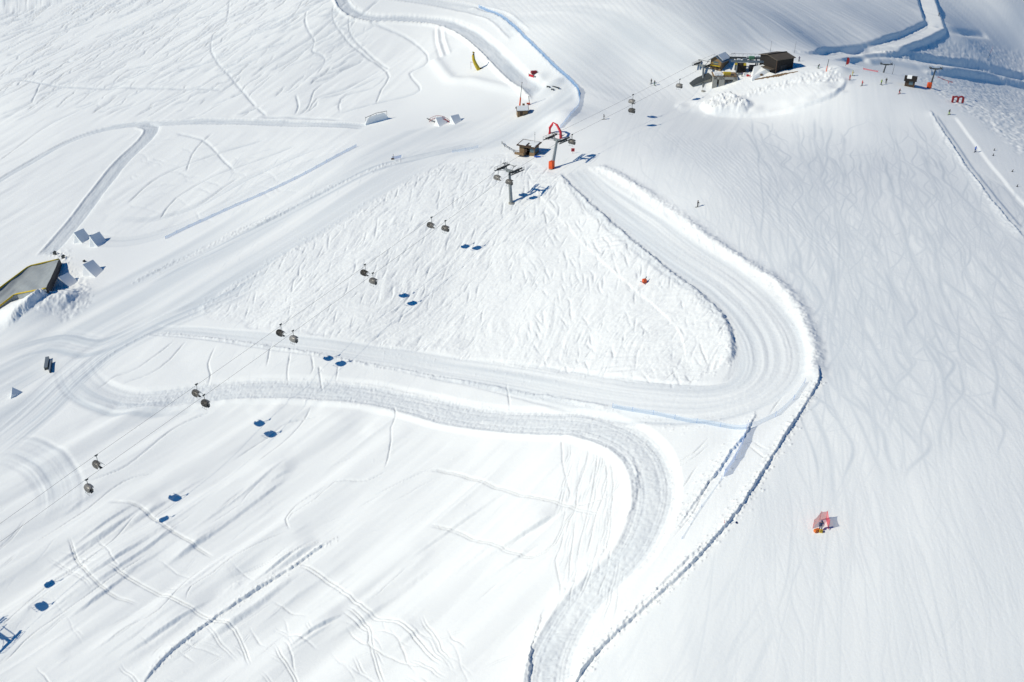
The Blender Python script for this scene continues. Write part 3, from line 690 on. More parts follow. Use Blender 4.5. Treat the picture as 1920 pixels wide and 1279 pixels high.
# ----------------------------------------------------------------- lift line
LB = [(1420,82,384),(1345,112,367),(1057,260,309),(967,318,295),(164,897,212),(-168,1136,192),(-697,1516,164)]
PB = [at_depth(*q) for q in LB]
dl = (PB[4]-PB[3]); dl.z = 0; dl.normalize(); OFF = Vector((dl.y,-dl.x,0))      # to the far, left side going down
if OFF.y < 0: OFF = -OFF
GA = 4.9
PA = [p+OFF*GA for p in PB]
YAW = math.atan2(dl.y, dl.x)
def project(p):
    d = p-Vector((0,0,CZ)); dep = d.y*CP - d.z*SP; v = -(d.y*SP + d.z*CP)/dep
    return 960+F*d.x/dep, 639.5+F*v, dep
def on_line(P, px):
    for a,b in zip(P[:-1],P[1:]):
        xa,xb = project(a)[0], project(b)[0]
        if min(xa,xb) <= px <= max(xa,xb):
            lo,hi = 0.,1.
            for _ in range(30):
                m = (lo+hi)/2; x = project(a.lerp(b,m))[0]
                if (x > px) == (xa > xb): lo = m
                else: hi = m
            return a.lerp(b,lo)
rope = MB()
for P in (PA,PB):
    for a,b in zip(P[:-1],P[1:]):
        n = 6; pts = []
        for k in range(n+1):
            q = a.lerp(b,k/n); sag = .004*(a-b).length*4*(k/n)*(1-k/n); pts.append(q-Vector((0,0,sag)))
        rope.path(pts, .028, 5)
rope = rope.build('haul_rope', M_dsteel); tag(rope, 'pair of thin grey chairlift ropes running down across the slope', 'cable')

def make_chair(label, closed):
    t = empty('lift_chair', label, 'lift chair', (0,0,0), 0, 'chairs hanging on the lift ropes')
    # x = across, y = travel direction, origin at the rope
    g = MB().box((0,0,-.05),(.28,.75,.26),bevel=.05).box((0,.0,.10),(.10,.95,.12)).build('grip', M_dsteel, t)
    MB().path([(0,0,-.1),(0.05,-.02,-.7),(.12,-.12,-1.35),(0,-.25,-1.95)], .075, 8).build('hanger_arm', M_dsteel, t, True)
    f = MB()
    f.tube((-1.15,-.25,-1.98),(1.15,-.25,-1.98),.06)
    for x in (-1.15,1.15): f.path([(x,-.25,-1.98),(x,-.55,-2.5),(x,-.5,-3.2),(x,.15,-3.42)], .05, 6)
    f.build('frame', M_dsteel, t)
    MB().box((0,-.12,-3.28),(2.3,.62,.14),bevel=.05).build('seat', M_black, t)
    MB().box((0,-.50,-2.92),(2.3,.12,.75),rx=.12,bevel=.04).build('backrest', M_hood, t)
    # hood: curved shell, lowered or swung up behind
    bm_ = MB(); n = 8; W_ = 1.35
    a0, a1 = (math.radians(-20), math.radians(128)) if closed else (math.radians(75), math.radians(200))
    rings = []
    for k in range(n+1):
        a = a0+(a1-a0)*k/n; rr = 1.06
        row = []
        for j in range(7):
            x = -W_+2*W_*j/6; q = 1-.22*(abs(x)/W_)**2.5
            row.append(bm_.bm.verts.new((x, math.cos(a)*rr*q-.25, -2.75+math.sin(a)*rr*q)))
        rings.append(row)
    for A,B in zip(rings[:-1],rings[1:]):
        for j in range(6): bm_.bm.faces.new((A[j],A[j+1],B[j+1],B[j]))
    r = bmesh.ops.solidify(bm_.bm, geom=bm_.bm.faces[:], thickness=.05)
    bm_.build('hood', M_hood, t, True)
    b = MB()
    if closed: b.path([(-1.1,-.4,-2.9),(-1.1,.45,-2.95),(1.1,.45,-2.95),(1.1,-.4,-2.9)], .04, 6)
    else: b.path([(-1.1,-.4,-2.6),(-1.05,.35,-2.1),(1.05,.35,-2.1),(1.1,-.4,-2.6)], .04, 6)
    b.build('safety_bar', M_steel, t)
    b = MB()
    fy, fz = (.62,-3.85) if closed else (.95,-3.0)
    for x in (-.75,0,.75): b.tube((x,.35 if not closed else .45,-2.95 if closed else -2.2),(x,fy,fz),.035)
    for x in (-.75,0,.75): b.tube((x-.28,fy,fz),(x+.28,fy,fz),.045)
    b.build('footrest', M_steel, t)
    return t
ROTC = YAW-math.pi/2
chairA = make_chair('x', False); chairB = make_chair('x', True)
names_B = [(1275,'closed-hood chair nearest the top station, with its hanger below the ropes'),(1186,'grey chair directly below another, over the piste between red arch and station'),
 (1073,'beige hooded chair hanging just right of the red arch, above a small red sign'),(955,'grey hooded chair in front of the column of the lower steel tower'),
 (835,'round hooded chair of the highest pair below the steel towers, right one'),(699,'round hooded chair of the second pair below the steel towers, right one'),
 (549,'round hooded chair of the third pair, right one, above the grey piste edge'),(382,'round hooded chair of the pair over the cat road, lower one'),
 (162,'dark hooded chair lowest in the photo at the far left'),(-74,'chair hanging outside the left edge that drops the lowest blue shadow')]
names_A = [(1187,'open grey chair above another, over the piste between red arch and station'),(934,'open chair beside the left wheels of the lower steel tower'),
 (809,'open grey chair of the highest pair below the steel towers, left one'),(684,'slim open chair of the second pair below the steel towers, left one'),
 (526,'open chair of the third pair, left one, above the grey piste edge'),(368,'open chair with footrest of the pair over the cat road, upper one'),
 (180,'open chair with footrest sticking out, upper of the lowest pair at left'),(-58,'chair outside the left edge that drops the second lowest blue shadow')]
first = True
for P, names, proto, flip in ((PB,names_B,chairB,0),(PA,names_A,chairA,math.pi)):
    for i,(px,lab) in enumerate(names):
        o = proto if i == 0 else copy_tree(proto)
        p = on_line(P, px); o.location = p-Vector((0,0,.12)); o.rotation_euler = (random.uniform(-.04,.04), 0, ROTC+flip+random.uniform(-.05,.05)); o['label'] = lab; o.scale = (.88,.88,.93)

def make_tower(label, pC, base_px=None, base=None, col_m=M_steel, s=1.0, wheels=5, lean=0, half=2.45, yaw=YAW, group='steel towers of the main chairlift', r0=.55, top_frame=True, mt=None):
    "pC: middle of the cross arm"
    mt = mt or M_dsteel
    b = base if base is not None else at(*base_px)
    t = empty('lift_tower', label, 'lift tower', b, yaw-math.pi/2, group)
    Mi = t.matrix_basis.inverted() if False else (Matrix.Translation(b) @ Matrix.Rotation(yaw-math.pi/2,4,'Z')).inverted()
    c = Mi @ pC; h = c.z
    MB().tube((0,0,-1.2),(c.x*.96,c.y*.96,h-.2*s),r0*s,r0*.62*s,16).build('column', col_m, t, False)
    MB().tube((0,0,-.6),(0,0,.18),r0*1.7*s,r0*1.6*s,14).build('footing', M_conc, t)
    a = MB(); hw = half*s
    a.box((c.x,c.y,h-.05),(hw*2+.5*s,.42*s,.42*s)); a.box((c.x,c.y,h-.55*s),(hw*1.1,.3*s,.35*s))
    a.build('crossarm', col_m, t)
    for sx in (-1,1):
        g = MB(); x = c.x+sx*hw; L = 1.0*s*wheels*.62
        g.box((x,c.y,h+.28*s),(.16*s,L*2,.22*s)); g.box((x,c.y,h+.02*s),(.22*s,L*1.1,.2*s))
        rf = g.build('sheave_frame', mt, t)
        wq = MB()
        for k in range(wheels*2):
            y = c.y-L+L*2*(k+.5)/(wheels*2); wq.tube((x-.08*s,y,h+.48*s),(x+.08*s,y,h+.48*s),.25*s,None,10)
        wq.build('wheels', M_black, rf)
        k = MB(); xo = x+sx*.62*s           # catwalk with railings outside each row of wheels
        k.box((xo,c.y,h-.05*s),(.55*s,L*2.1,.06*s))
        for yy in np.linspace(-L,L,5): k.tube((xo+sx*.26*s,c.y+yy,h-.05*s),(xo+sx*.26*s,c.y+yy,h+.95*s),.035*s,None,5)
        k.tube((xo+sx*.26*s,c.y-L,h+.95*s),(xo+sx*.26*s,c.y+L,h+.95*s),.04*s,None,5); k.tube((xo+sx*.26*s,c.y-L,h+.5*s),(xo+sx*.26*s,c.y+L,h+.5*s),.03*s,None,5)
        for yy in (-L*.8,L*.8): k.tube((xo,c.y+yy,h-.05*s),(c.x+sx*hw*.5,c.y,h-.5*s),.05*s,None,5)
        k.build('catwalk', mt, t)
    if top_frame:
        q = MB()
        for sx in (-1,1):
            q.tube((c.x+sx*.75*s,c.y,h),(c.x+sx*hw*.85,c.y,h+1.75*s),.08*s,None,6)
            q.tube((c.x+sx*hw*.85,c.y-.9*s,h+1.75*s),(c.x+sx*hw*.85,c.y+.9*s,h+1.75*s),.07*s,None,6)
        q.tube((c.x-hw,c.y,h+1.75*s),(c.x+hw,c.y,h+1.75*s),.09*s,None,6)
        q.build('lifting_frame', mt, t)
    ld = MB()
    for sx in (-.18,.18): ld.tube((sx*s,r0*s+.15,.5),(c.x+sx*s,c.y+r0*.7*s+.15,h-.4),.025,None,4)
    for k in range(int(h/.45)):
        f_ = (k+1)/(h/.45+1); ld.tube((c.x*f_-.18*s,c.y*f_+r0*s+.12,.5+(h-1)*f_),(c.x*f_+.18*s,c.y*f_+r0*s+.12,.5+(h-1)*f_),.02,None,4)
    ld.build('ladder', mt, t)
    return t
mid = lambda i: (PA[i]+PB[i])/2-Vector((0,0,.75))
tw2 = make_tower('grey steel lift tower standing alone on the churned powder slope', mid(3), (959,381))
tw3 = make_tower('grey steel lift tower with an orange pad beside the wooden hut', mid(2), (1034,317))
MB().box((.1,-.75,1.25),(1.25,.55,2.7),bevel=.12).box((.1,.0,1.25),(1.5,1.1,2.6),bevel=.2).build('crash_pad', M_pad, tw3)
tw1b = mid(5); tw1 = make_tower('lift tower outside the frame at left whose blue shadow reaches in', mid(5), base=Vector((tw1b.x-.6,tw1b.y,gz(tw1b.x,tw1b.y))))
tw4 = make_tower('grey lift tower in front of the concrete top station', mid(1)+Vector((-3.0,-1,-1.4)), (1319,171), s=.95)
# ----------------------------------------------------------------- people
def skin_body(name, V, E, R, mats, parent, zcut, root=0):
    me = bpy.data.meshes.new('tmp'); me.from_pydata(V, E, []); o = bpy.data.objects.new('tmp', me); COL.objects.link(o)
    m = o.modifiers.new('s','SKIN'); m.use_smooth_shade = True
    for i,sv in enumerate(me.skin_vertices[0].data): sv.radius = (R[i],R[i]); sv.use_root = (i==root)
    o.modifiers.new('d','SUBSURF').levels = 1
    dg = bpy.context.evaluated_depsgraph_get(); dg.update()
    me2 = bpy.data.meshes.new_from_object(o.evaluated_get(dg)); me2.name = name
    bpy.data.objects.remove(o)
    me2.materials.clear()
    for mm in mats: me2.materials.append(mm)
    for p in me2.polygons: p.material_index = zcut(p.center); p.use_smooth = True
    b = bpy.data.objects.new(name, me2); COL.objects.link(b); b.parent = parent
    return b
def person(label, loc, rz, jacket, pants, helmet, pose='stand', gear='ski', scale=1.0, group=None, board_m=None):
    t = empty('person', label, 'person', loc, rz, group); t.scale = (scale,)*3
    k = {'stand':(.02,.03,0.0),'ski':(.16,.22,.28),'bend':(.10,.2,.75)}[pose]
    kn, hb, ln = k          # knee forward, hip drop, torso lean
    hz = .93-hb*.4; hy = -hb*.55
    sp = .62; sx_, cx_ = math.sin(ln), math.cos(ln)
    def tor(u, x=0, f=0): return (x, hy+sx_*sp*u+f*cx_, hz+cx_*sp*u-f*sx_)
    V = [(0,hy,hz)]; R = [.165]; E = []
    def add(p, r, par): V.append(p); R.append(r); E.append((par,len(V)-1)); return len(V)-1
    a = add(tor(.35),.16,0); b = add(tor(.75),.18,a); n_ = add(tor(.98),.075,b); h_ = add(tor(1.12),.10,n_); h2 = add(tor(1.30,0,.02),.105,h_)
    for s in (-1,1):
        q = add((s*.11,hy*.9,hz-.06),.115,0); q = add((s*.13,kn,.50-hb*.1),.085,q); q = add((s*.13,-.03,.12),.065,q); add((s*.13,.14,.07),.055,q)
        sh = add(tor(.88,s*.21),.075,b); el = add(tor(.50,s*.33,.10),.06,sh); wr = add(tor(.42,s*.30,.36),.045,el); hd = add(tor(.44,s*.28,.45),.055,wr); add(tor(.50,s*.24,.47),.025,hd)
    hz_ = hz
    def cut(c):
        if (c - Vector(tor(1.2))).length < .20: return 2
        if c.z < .20: return 3
        d = Vector((c.x,c.y-hy,c.z-hz)); 
        if abs(c.x) > .19 and c.z > .6: return 0
        return 0 if (d.y*sx_+d.z*cx_) > .02 else 1
    skin_body('body', V, E, R, [jacket,pants,M_skin,M_char], t, cut)
    hp = Vector(tor(1.24)); hm = MB().ball(hp+Vector((0,-.015,.035)),.145,(1,1.08,.95),12); hm.build('helmet', helmet, t, True)
    MB().box(hp+Vector((0,.125,-.01)),(.19,.05,.08),bevel=.02).build('goggles', M_char, t)
    if gear == 'ski':
        for s in (-1,1):
            MB().extr([(-.75,.0),(.70,.0),(.88,.10),(.90,.12),(.88,.13),(.69,.035),(-.75,.035)],s*.13-.045,s*.13+.045).build('ski', board_m or M_char, t)
            hnd = Vector(tor(.44,s*.28,.45)); MB().tube(hnd+Vector((0,0,.1)),(s*.42,hnd.y-.35,0.02),.012,None,5).ball((s*.42,hnd.y-.33,.08),.05,(1,1,.3),8).build('ski_pole', M_dsteel, t)
    elif gear == 'board':
        MB().box((0,.05,.03),(.27,1.5,.04),bevel=.015).build('snowboard', board_m or M_char, t)
    return t
PEO = [
 (1308,388,'stand','ski',M_char,M_char,M_char,1.9,'dark-clothed skier alone on the piste right of the powder triangle'),
 (1132,224,'stand','ski',M_char,M_char,M_char,1.5,'dark-clothed skier alone just right of the red arch'),
 (1221,157,'stand','ski',M_char,M_char,M_char,-.6,'left person of the dark-clothed pair at the lip left of the top station'),
 (1227,160,'stand','ski',M_char,M_green,M_char,.5,'right person of the dark-clothed pair at the lip left of the top station'),
 (1498,115,'stand','ski',M_navy,M_char,M_navy,2.6,'dark-clothed person standing behind the black shed'),
 (1534,128,'bend','ski',M_char,M_green,M_char,.4,'person in black bending beside the orange marker pole'),
 (1593,150,'stand','ski',M_redc,M_redc,M_char,2.8,'skier in red standing beside the yellow-green one'),
 (1598,142,'stand','ski',M_yc,M_lime,M_lime,1.2,'skier in yellow-green at the ridge behind the red one'),
 (1616,161,'stand','ski',M_redc,M_char,M_redc,2.0,'skier in red jacket and black trousers on the ridge'),
 (1652,159,'stand','ski',M_lime,M_char,M_lime,.3,'slim skier in lime green left of the small brown hut'),
 (1661,156,'stand','ski',M_char,M_char,M_green,-.4,'skier in black between the lime one and the small brown hut'),
 (1686,176,'ski','ski',M_char,M_redc,M_redc,2.3,'skier in dark jacket and red trousers coming down below the hut'),
 (1779,215,'ski','ski',M_char,M_lime,M_char,2.2,'skier in black jacket and lime trousers below the red letter sign'),
 (1828,285,'ski','board',M_bl2,M_navy,M_bl2,2.4,'boarder in blue on the groomed lane at the right edge'),
 (1760,30,'stand','ski',M_char,M_char,M_char,0,'tiny dark person beside the far valley road'),
 (990,282,'stand','none',M_redc,M_char,M_white,.9,'person in red beside the wooden lift hut door'),
]
for (px,py,pose,gear,j,p,hm,rz,lab) in PEO:
    person(lab, at(px,py), rz+math.pi, j, p, hm, pose, gear, 1.0)
# ================================================================= buildings and park furniture
def local_quad(o): return o
# --- wooden lift hut
p = at(1000,289); hut = empty('lift_hut', 'wooden lift hut with snow-patched flat roof beside the steel tower with the orange pad', 'hut', p, math.radians(-28))
W_,D_,H_ = 5.6,4.2,2.75       # +x right-far, y: front wall faces the camera at y=-D/2
def shift(v): return v
w_ = MB(); w_.box((-1.6,1.6,H_/2-.4),(W_,.16,H_+.8)); w_.box((-1.6-W_/2+.08,0,H_/2-.4),(.16,3.05,H_+.8))
w_.box((-1.6+W_/2-.08,0,.35),(.16,3.05,1.3)); w_.box((-1.6+W_/2-.08,0,H_-.2),(.16,3.05,.4))
w_.box((-1.6-1.9,-1.6,H_/2-.4),(1.8,.16,H_+.8)); w_.box((-1.6+1.9,-1.6,.35),(1.8,.16,1.3)); w_.box((-1.6+1.9,-1.6,H_-.2),(1.8,.16,.4)); w_.box((-1.6+2.73,-1.60,H_/2),(.24,.2,H_)); w_.box((-1.6,-1.6,H_-.2),(2,.15,.4))
w_.build('wall', M_wood, hut)
MB().box((-1.6,0,.05),(5.5,3.1,.1)).build('floor', M_dwood, hut)
MB().box((-1.6+W_/2-.05,0,1.7),(.06,2.9,1.3)).build('window', M_glass, hut)
MB().box((.3,-1.6,1.7),(1.5,.06,1.3)).build('window', M_glass, hut)
MB().box((-2.1,-1.62,1.05),(.95,.08,2.0)).build('door', M_dwood, hut)
rf = MB().extr([(-2.5,H_+.15),(2.5,H_+.75),(2.5,H_+.95),(-2.5,H_+.38)], -1.6-3.5, -1.6+3.5).build('roof', M_dwood, hut)
s_ = MB(); 
for (x0,x1,y0,y1) in ((-4.6,-1.9,-1.9,1.9),(-1.2,1.4,-1.2,2.1),(-1.9,-1.2,.4,2.0),(0.2,1.5,-2.1,-1.3)):
    f = lambda y: H_+.38+(y+2.5)*.114
    s_.extr([(y0,f(y0)-.02),(y1,f(y1)-.02),(y1-.1,f(y1)+.16),(y0+.1,f(y0)+.16)], x0, x1)
s_.build('roof_snow', M_snowp, rf)
MB().tube((0,1,H_+.5),(0,1,H_+4.6),.05).box((0,1,H_+3.6),(.5,.05,.05)).build('antenna', M_dsteel, hut)
MB().box((-3.6,-2.6,.25),(3.4,1.8,.2)).box((-2.0,-2.6,.6),(.1,1.8,.9)).box((-3.6,-3.45,.6),(3.4,.08,.7)).build('terrace', M_wood, hut)
o = MB().tube((0,0,0),(0,0,.9),.32,None,14).tube((0,0,.9),(0,0,.95),.30); o = o.build('barrel', M_blue); o.location = at(981,284); tag(o,'blue barrel at the left corner of the wooden lift hut','barrel')
t = empty('rescue_sled','blue and white rescue sled lying below the wooden lift hut','sled', at(1010,295), math.radians(-10))
MB().box((-.3,0,.25),(2.4,.8,.3),bevel=.1).build('tub', M_blue, t); MB().box((1.1,0,.4),(.7,.7,.25),bevel=.08).tube((1.4,.3,.3),(2.3,.3,.6),.04).tube((1.4,-.3,.3),(2.3,-.3,.6),.04).build('cover', M_white, t)
# dark guide rail frame left of the hut
t = empty('queue_fence','dark low pipe fence curving down to the left wall of the wooden lift hut','fence', at(962,280))
P_ = [at(x,y)-t.location for x,y in ((941,270),(946,276),(955,281),(963,286),(975,288),(985,289))]
r = MB(); r.path([q+Vector((0,0,.9)) for q in P_], .07, 6); r.path([q+Vector((0,0,.45)) for q in P_], .05, 6); r.build('rail', M_dsteel, t)
for q in P_: MB().tube(q-Vector((0,0,.3)),q+Vector((0,0,1.0)),.06).build('post', M_dsteel, t)
# --- red inflatable arch
a0 = at(1032,251); a1 = at(1050,259); c_ = (a0+a1)/2; t = empty('inflatable_arch','red inflatable arch spanning the piste just above the wooden lift hut','arch', c_, aim(a0,a1))
hw = (a1-a0).length/2+.4; az = [a0.z-c_.z,a1.z-c_.z]
P_ = [(-hw,0,az[0]-.2),(-hw*1.0,0,1.9),(-hw*.42,0,4.1),(hw*.28,0,4.1),(hw*.95,0,2.4),(hw*1.05,0,az[1]-.2)]
bmx = MB(); bmx.path(P_, .45, 10, [.55,.46,.40,.40,.44,.52]); bmx.build('tube', M_red, t, True)
for (x,z,rr) in ((-.1,5.0,.05),): MB().box((x,-.42,4.1),(1.3,.06,.36)).build('white_panel', M_white, t)
# --- red square sign
t = empty('warning_sign','small red square sign on a post under the hooded chair right of the arch','sign', at(1074,288))
MB().tube((0,0,-.2),(0,0,1.3),.05).build('post', M_dsteel, t); MB().box((0,-.05,1.25),(1.1,.07,1.1)).build('panel', M_red, t)
MB().box((0,-.095,1.25),(.9,.02,.14)).box((0,-.098,1.25),(.14,.02,.9)).build('dark_cross', M_char, t)
# --- stone and wood hut
t = empty('snow_gun_hut','small timber hut with snowy gable roof in front of the tall orange lance','hut', at(979,215), math.radians(8))
MB().extr([(-1.5,-1),(1.5,-1),(1.5,2.0),(0,2.9),(-1.5,2.0)],-1.9,1.9).build('wall', M_wood, t)
MB().box((-.5,-1.52,.9),(1.0,.06,1.7)).build('door', M_dwood, t)
rf = MB().extr([(-2.0,1.78),(0,2.98),(2.0,1.78),(2.0,1.95),(0,3.15),(-2.0,1.95)],-2.3,2.3).build('roof', M_dwood, t)
MB().extr([(-1.9,2.0),(0,3.16),(1.9,2.0),(1.8,2.25),(0,3.4),(-1.8,2.25)],-2.1,2.1).build('roof_snow', M_snowp, rf)
MB().box((.6,.6,3.3),(.8,.8,1.1)).build('chimney', M_dirt, t)
def lance(px,py,h,label,low,lean,yaw_=0):
    t = empty('snow_lance', label, 'snow lance', at(px,py), yaw_, 'orange snow lances')
    MB().tube((0,0,-.3),(lean*.42,0,h*.42),.26*h/9.5+.06,.2*h/9.5+.04).build('padded_base', M_pad, t)
    MB().tube((lean*.42,0,h*.42),(lean,0,h),.13,.07).box((lean,0,h),(.25,.25,.4)).build('lance_pipe', M_dsteel, t)
    return t
lance(974,203,9.6,'tall snow lance, orange below and dark above, behind the small timber hut',True,.9)
l2 = lance(993,196,2.9,'short tilted orange snow lance right of the small timber hut',True,-.35); MB().box((-.5,0,.35),(1.3,.5,.5)).build('snow_gun_foot', M_pad, l2)
# --- yellow curved jib
t = empty('curved_jib','tall curved yellow tube jib standing in the snow bowl','jib', at(899,130))
k_ = F/0.95/ (project(t.location)[2]) ; u_ = 1/(F/project(t.location)[2])
P_ = [(0,0,-.6),(-.9,0,.9),(-1.7,0,2.4),(-2.25,0,3.9),(-2.4,0,5.4),(-2.35,0,6.9)]
MB().path(P_, .6, 10, [.85,.80,.72,.62,.55,.46]).build('tube', M_yel, t, True)
MB().path([(x+.36,y-.2,z) for x,y,z in P_], .22, 6).build('edge_rib', M_dsteel, t, True)
MB().tube((-3.6,0,2.9),(-1.4,0,2.7),.07).tube((-3.4,0,2.85),(-3.4,0,0),.05).build('brace', M_dred, t)
MB().box((1.1,0,.25),(1.8,.9,.7),bevel=.1).build('ballast', M_char, t)
MB().tube((1.8,0,.2),(4.6,.8,.5),.09).tube((3.2,.4,.35),(3.2,.4,-.3),.07).build('shadow_rod', M_dsteel, t)  # dark rod standing in for the jib's shadow lines and guy pole
# --- park top: red pads and rails
for (x,y,dx,dy,dz,m,nm,lab,cat,rz) in (
 (1000,144,3.2,.6,.7,M_red,'barrier','long red and grey barrier, left one of the two red pieces beside the upper road','barrier',-.9),
 (1004,138,2.2,1.6,1.0,M_dred,'start_box','dark red start box, right of the long red barrier beside the upper road','box',.3)):
    t = empty(nm, lab, cat, at(x-3,y), rz)
    MB().box((0,0,dz/2),(dx,dy,dz),bevel=.06).build('panel', m, t)
    for s in (-1,1): MB().tube((s*dx*.45,-dy*.5,-.1),(s*dx*.45,-dy*.5,dz+.5),.07).build('post', M_dsteel, t)
    MB().box((dx*.5+.5,0,.35),(1.0,dy,.6)).build('end_pad', M_steel, t)
for (x,y,L,rz,lab) in ((1042,165,3.6,-.75,'dark flat jib box on the snow left of the blue net bend'),(1028,164,1.4,-.6,'short dark jib box, leftmost of the three boxes above the small timber hut'),(1036,169,1.2,-.6,'short brown jib box, lowest of the three boxes above the small timber hut')):
    t = empty('jib_box', lab, 'jib box', at(x,y), rz, 'jib boxes near the blue net bend'); MB().box((0,0,.4),(L,.5,.18),bevel=.03).build('deck', M_dsteel, t)
    for s in (-1,1): MB().box((s*L*.38,0,.12),(.12,.4,.5)).build('leg', M_dsteel, t)
# --- kickers
def kicker(px,py,w,L,h,rz,label,hip=0):
    t = empty('snow_kicker', label, 'kicker', at(px,py,-.25), rz, 'snow kickers of the park')
    # x = travel direction going up to the lip at +L/2
    n = 10; pr = []
    for k in range(n+1):
        u = k/n; pr.append((-L/2+L*u, h*u**1.35))
    b = MB(); f_ = [(y,z) for y,z in pr]+[(L/2+.15,h*.96),(L/2+h*.35,-.9),(-L/2,-.9)]
    # sides flare outwards
    A = [b.bm.verts.new((x,-w/2-.0,z)) for x,z in f_]; B = [b.bm.verts.new((x,w/2,z)) for x,z in f_]; m = len(f_)
    b.bm.faces.new(A[::-1]); b.bm.faces.new(B)
    for k in range(m): b.bm.faces.new((A[k],A[(k+1)%m],B[(k+1)%m],B[k]))
    q = b.build('ramp', M_snowp, t)
    b = MB()
    for s in (-1,1):      # shovelled snow against the flanks
        pts = [(-L*.45,0.02),(L*.1,h*.18),(L*.5,h*.72),(L*.5+h*.3,-.6)]
        A = [b.bm.verts.new((x,s*(w/2+.02),z)) for x,z in pts]; B = [b.bm.verts.new((x,s*(w/2+.25+max(0,z)*.35),-.8)) for x,z in pts]
        for k in range(3): b.bm.faces.new((A[k],A[k+1],B[k+1],B[k]))
    b.build('flank', M_snowp, t)
    return t
dpk = direction((230,470),(140,480))
for (px,py,w,L,h,lab) in ((158,450,4.2,3.5,3.5,'upper left snow kicker of the upper pair beside the curving road'),(188,457,4.4,3.6,3.6,'snow kicker right of its twin, upper pair beside the curving road'),
                          (180,512,4.2,5.6,3.6,'longer snow kicker just right of the grey landing bag corner'),(132,532,4.0,4.6,3.0,'snow kicker touching the right edge of the grey landing bag')):
    k = kicker(px,py,w,L,h, direction((px+40,py+8),(px,py)), lab)
    if 'right of its twin' in lab: MB().box((L/2+.5,w/2-.6,.7),(.9,.5,.35)).box((L/2+.5,-w/2+.5,.5),(.9,.5,.35)).build('support_block', M_dsteel, k)
dk = direction((860,240),(815,222))
kicker(829,233,3.6,3.0,2.6,direction((850,245),(829,233)),'grey shaded snow kicker under the red rainbow rail, left one')
kicker(857,229,3.6,3.0,2.6,direction((880,238),(857,229)),'grey shaded snow kicker right of the red rainbow rail')
# wall ride: steep snow face in shadow with a rail on top
a0 = at(686,236); a1 = at(728,224); t = empty('wall_ride','big snow wall with shaded blue face and a metal rail on its crest','wall ride', a0, aim(a0,a1), None); L = (a1-a0).length
dzz = a1.z-a0.z; n=12; b = MB(); rows=[]
for k in range(n+1):
    u = k/n; e = min(1, min(u,1-u)*5+.25); z0 = dzz*u; H_w = 2.9*e
    rows.append([b.bm.verts.new(v) for v in ((L*u,1.2+H_w*1.5,z0-.8),(L*u,1.0,z0+H_w*.97),(L*u,.35,z0+H_w),(L*u,.6,z0+H_w*.6),(L*u,.5,z0+H_w*.12),(L*u,.1,z0-1.2))])
for A,B in zip(rows[:-1],rows[1:]):
    for j in range(5): b.bm.faces.new((A[j],A[j+1],B[j+1],B[j]))
b.bm.faces.new(rows[0]); b.bm.faces.new(rows[-1][::-1]); b.build('snow_wall', M_snowp, t, False)
r = MB(); r.path([(L*.02,.8,2.9),(L*.5,.8,dzz*.5+3.5),(L*.97,.8,dzz+3.1)], .09, 6); 
for u in (.03,.25,.5,.75,.96): r.tube((L*u,.8,dzz*u+1.5),(L*u,.8,dzz*u+3.2),.06)
r.build('crest_rail', M_dsteel, t)
# red rainbow rail
a0 = at(805,229); a1 = at(842,231); t = empty('rainbow_rail','red arched rail with close uprights above the grey kickers','park rail', a0, aim(a0,a1)); L=(a1-a0).length; dz_ = a1.z-a0.z
P_ = [(L*k/12, 0, .25+1.5*math.sin(math.pi*k/12)**.8+dz_*k/12) for k in range(13)]; P2 = [(x,0,z+.95) for x,y,z in P_]
MB().path(P_,.1,6).path([(x,.5,z) for x,y,z in P_],.1,6).build('lower_rail', M_dred, t)
MB().path(P2,.06,6).build('top_rail', M_dred, t)
for a,b_ in zip(P_[::1],P2[::1]): MB().tube(a,b_,.04).build('upright', M_dred, t)
for k in (0,4,8,12): MB().tube(P_[k],(P_[k][0],0,P_[k][2]-1.6),.07).build('leg', M_dsteel, t)
a0 = at(803,223); a1 = at(819,230); t = empty('down_rail','dark straight rail lying left of the red rainbow rail','park rail', a0, aim(a0,a1)); L=(a1-a0).length; dz_=a1.z-a0.z
MB().path([(0,-.6,.35),(L,-.6,dz_+.35)],.13,6).build('bar', M_dsteel, t)
for u in (.15,.85): MB().tube((L*u,-.6,dz_*u-.3),(L*u,-.6,dz_*u+.35),.07).build('leg', M_dsteel, t)
# rail boxes lower left, pyramid
for (x,y,lab) in ((88,694,'left flat jib box of the pair on the lower left park'),(95,700,'right narrow jib box of the pair on the lower left park')):
    a0 = at(x-1,y); a1 = at(x+2,y-20); t = empty('jib_box', lab, 'jib box', (a0+a1)/2, aim(a0,a1), 'jib boxes of the lower left park'); L=(a1-a0).length; s_=(a1.z-a0.z)/L
    w = 1.0 if x == 88 else .35
    MB().extr([(-w/2,.85),(w/2,.85),(w/2,.97),(-w/2,.97)],-L/2,L/2).build('deck', M_steel, t)
    MB().extr([(-w/2+.03,-.6),(w/2-.03,-.6),(w/2-.03,.85),(-w/2+.03,.85)],-L/2+.1,L/2-.1).build('side_panel', M_dsteel, t)
    t.rotation_euler[1] = -math.atan(s_)
t = empty('hip_jump','small pyramid snow hip with a dark shaded right face at lower left','hip jump', at(31,738), math.radians(20))
b = MB(); vs = [b.bm.verts.new(v) for v in ((-1.6,-2.2,-.6),(2.6,-.2,-.6),(-1.2,2.6,-.6),(-.6,.2,2.1),(-1.0,-1.5,.8))]
for f in ((0,1,4),(1,3,4),(1,2,3),(2,0,3),(0,4,3),(0,2,1)): b.bm.faces.new([vs[i] for i in f])
b.build('snow_pyramid', M_snowp, t)
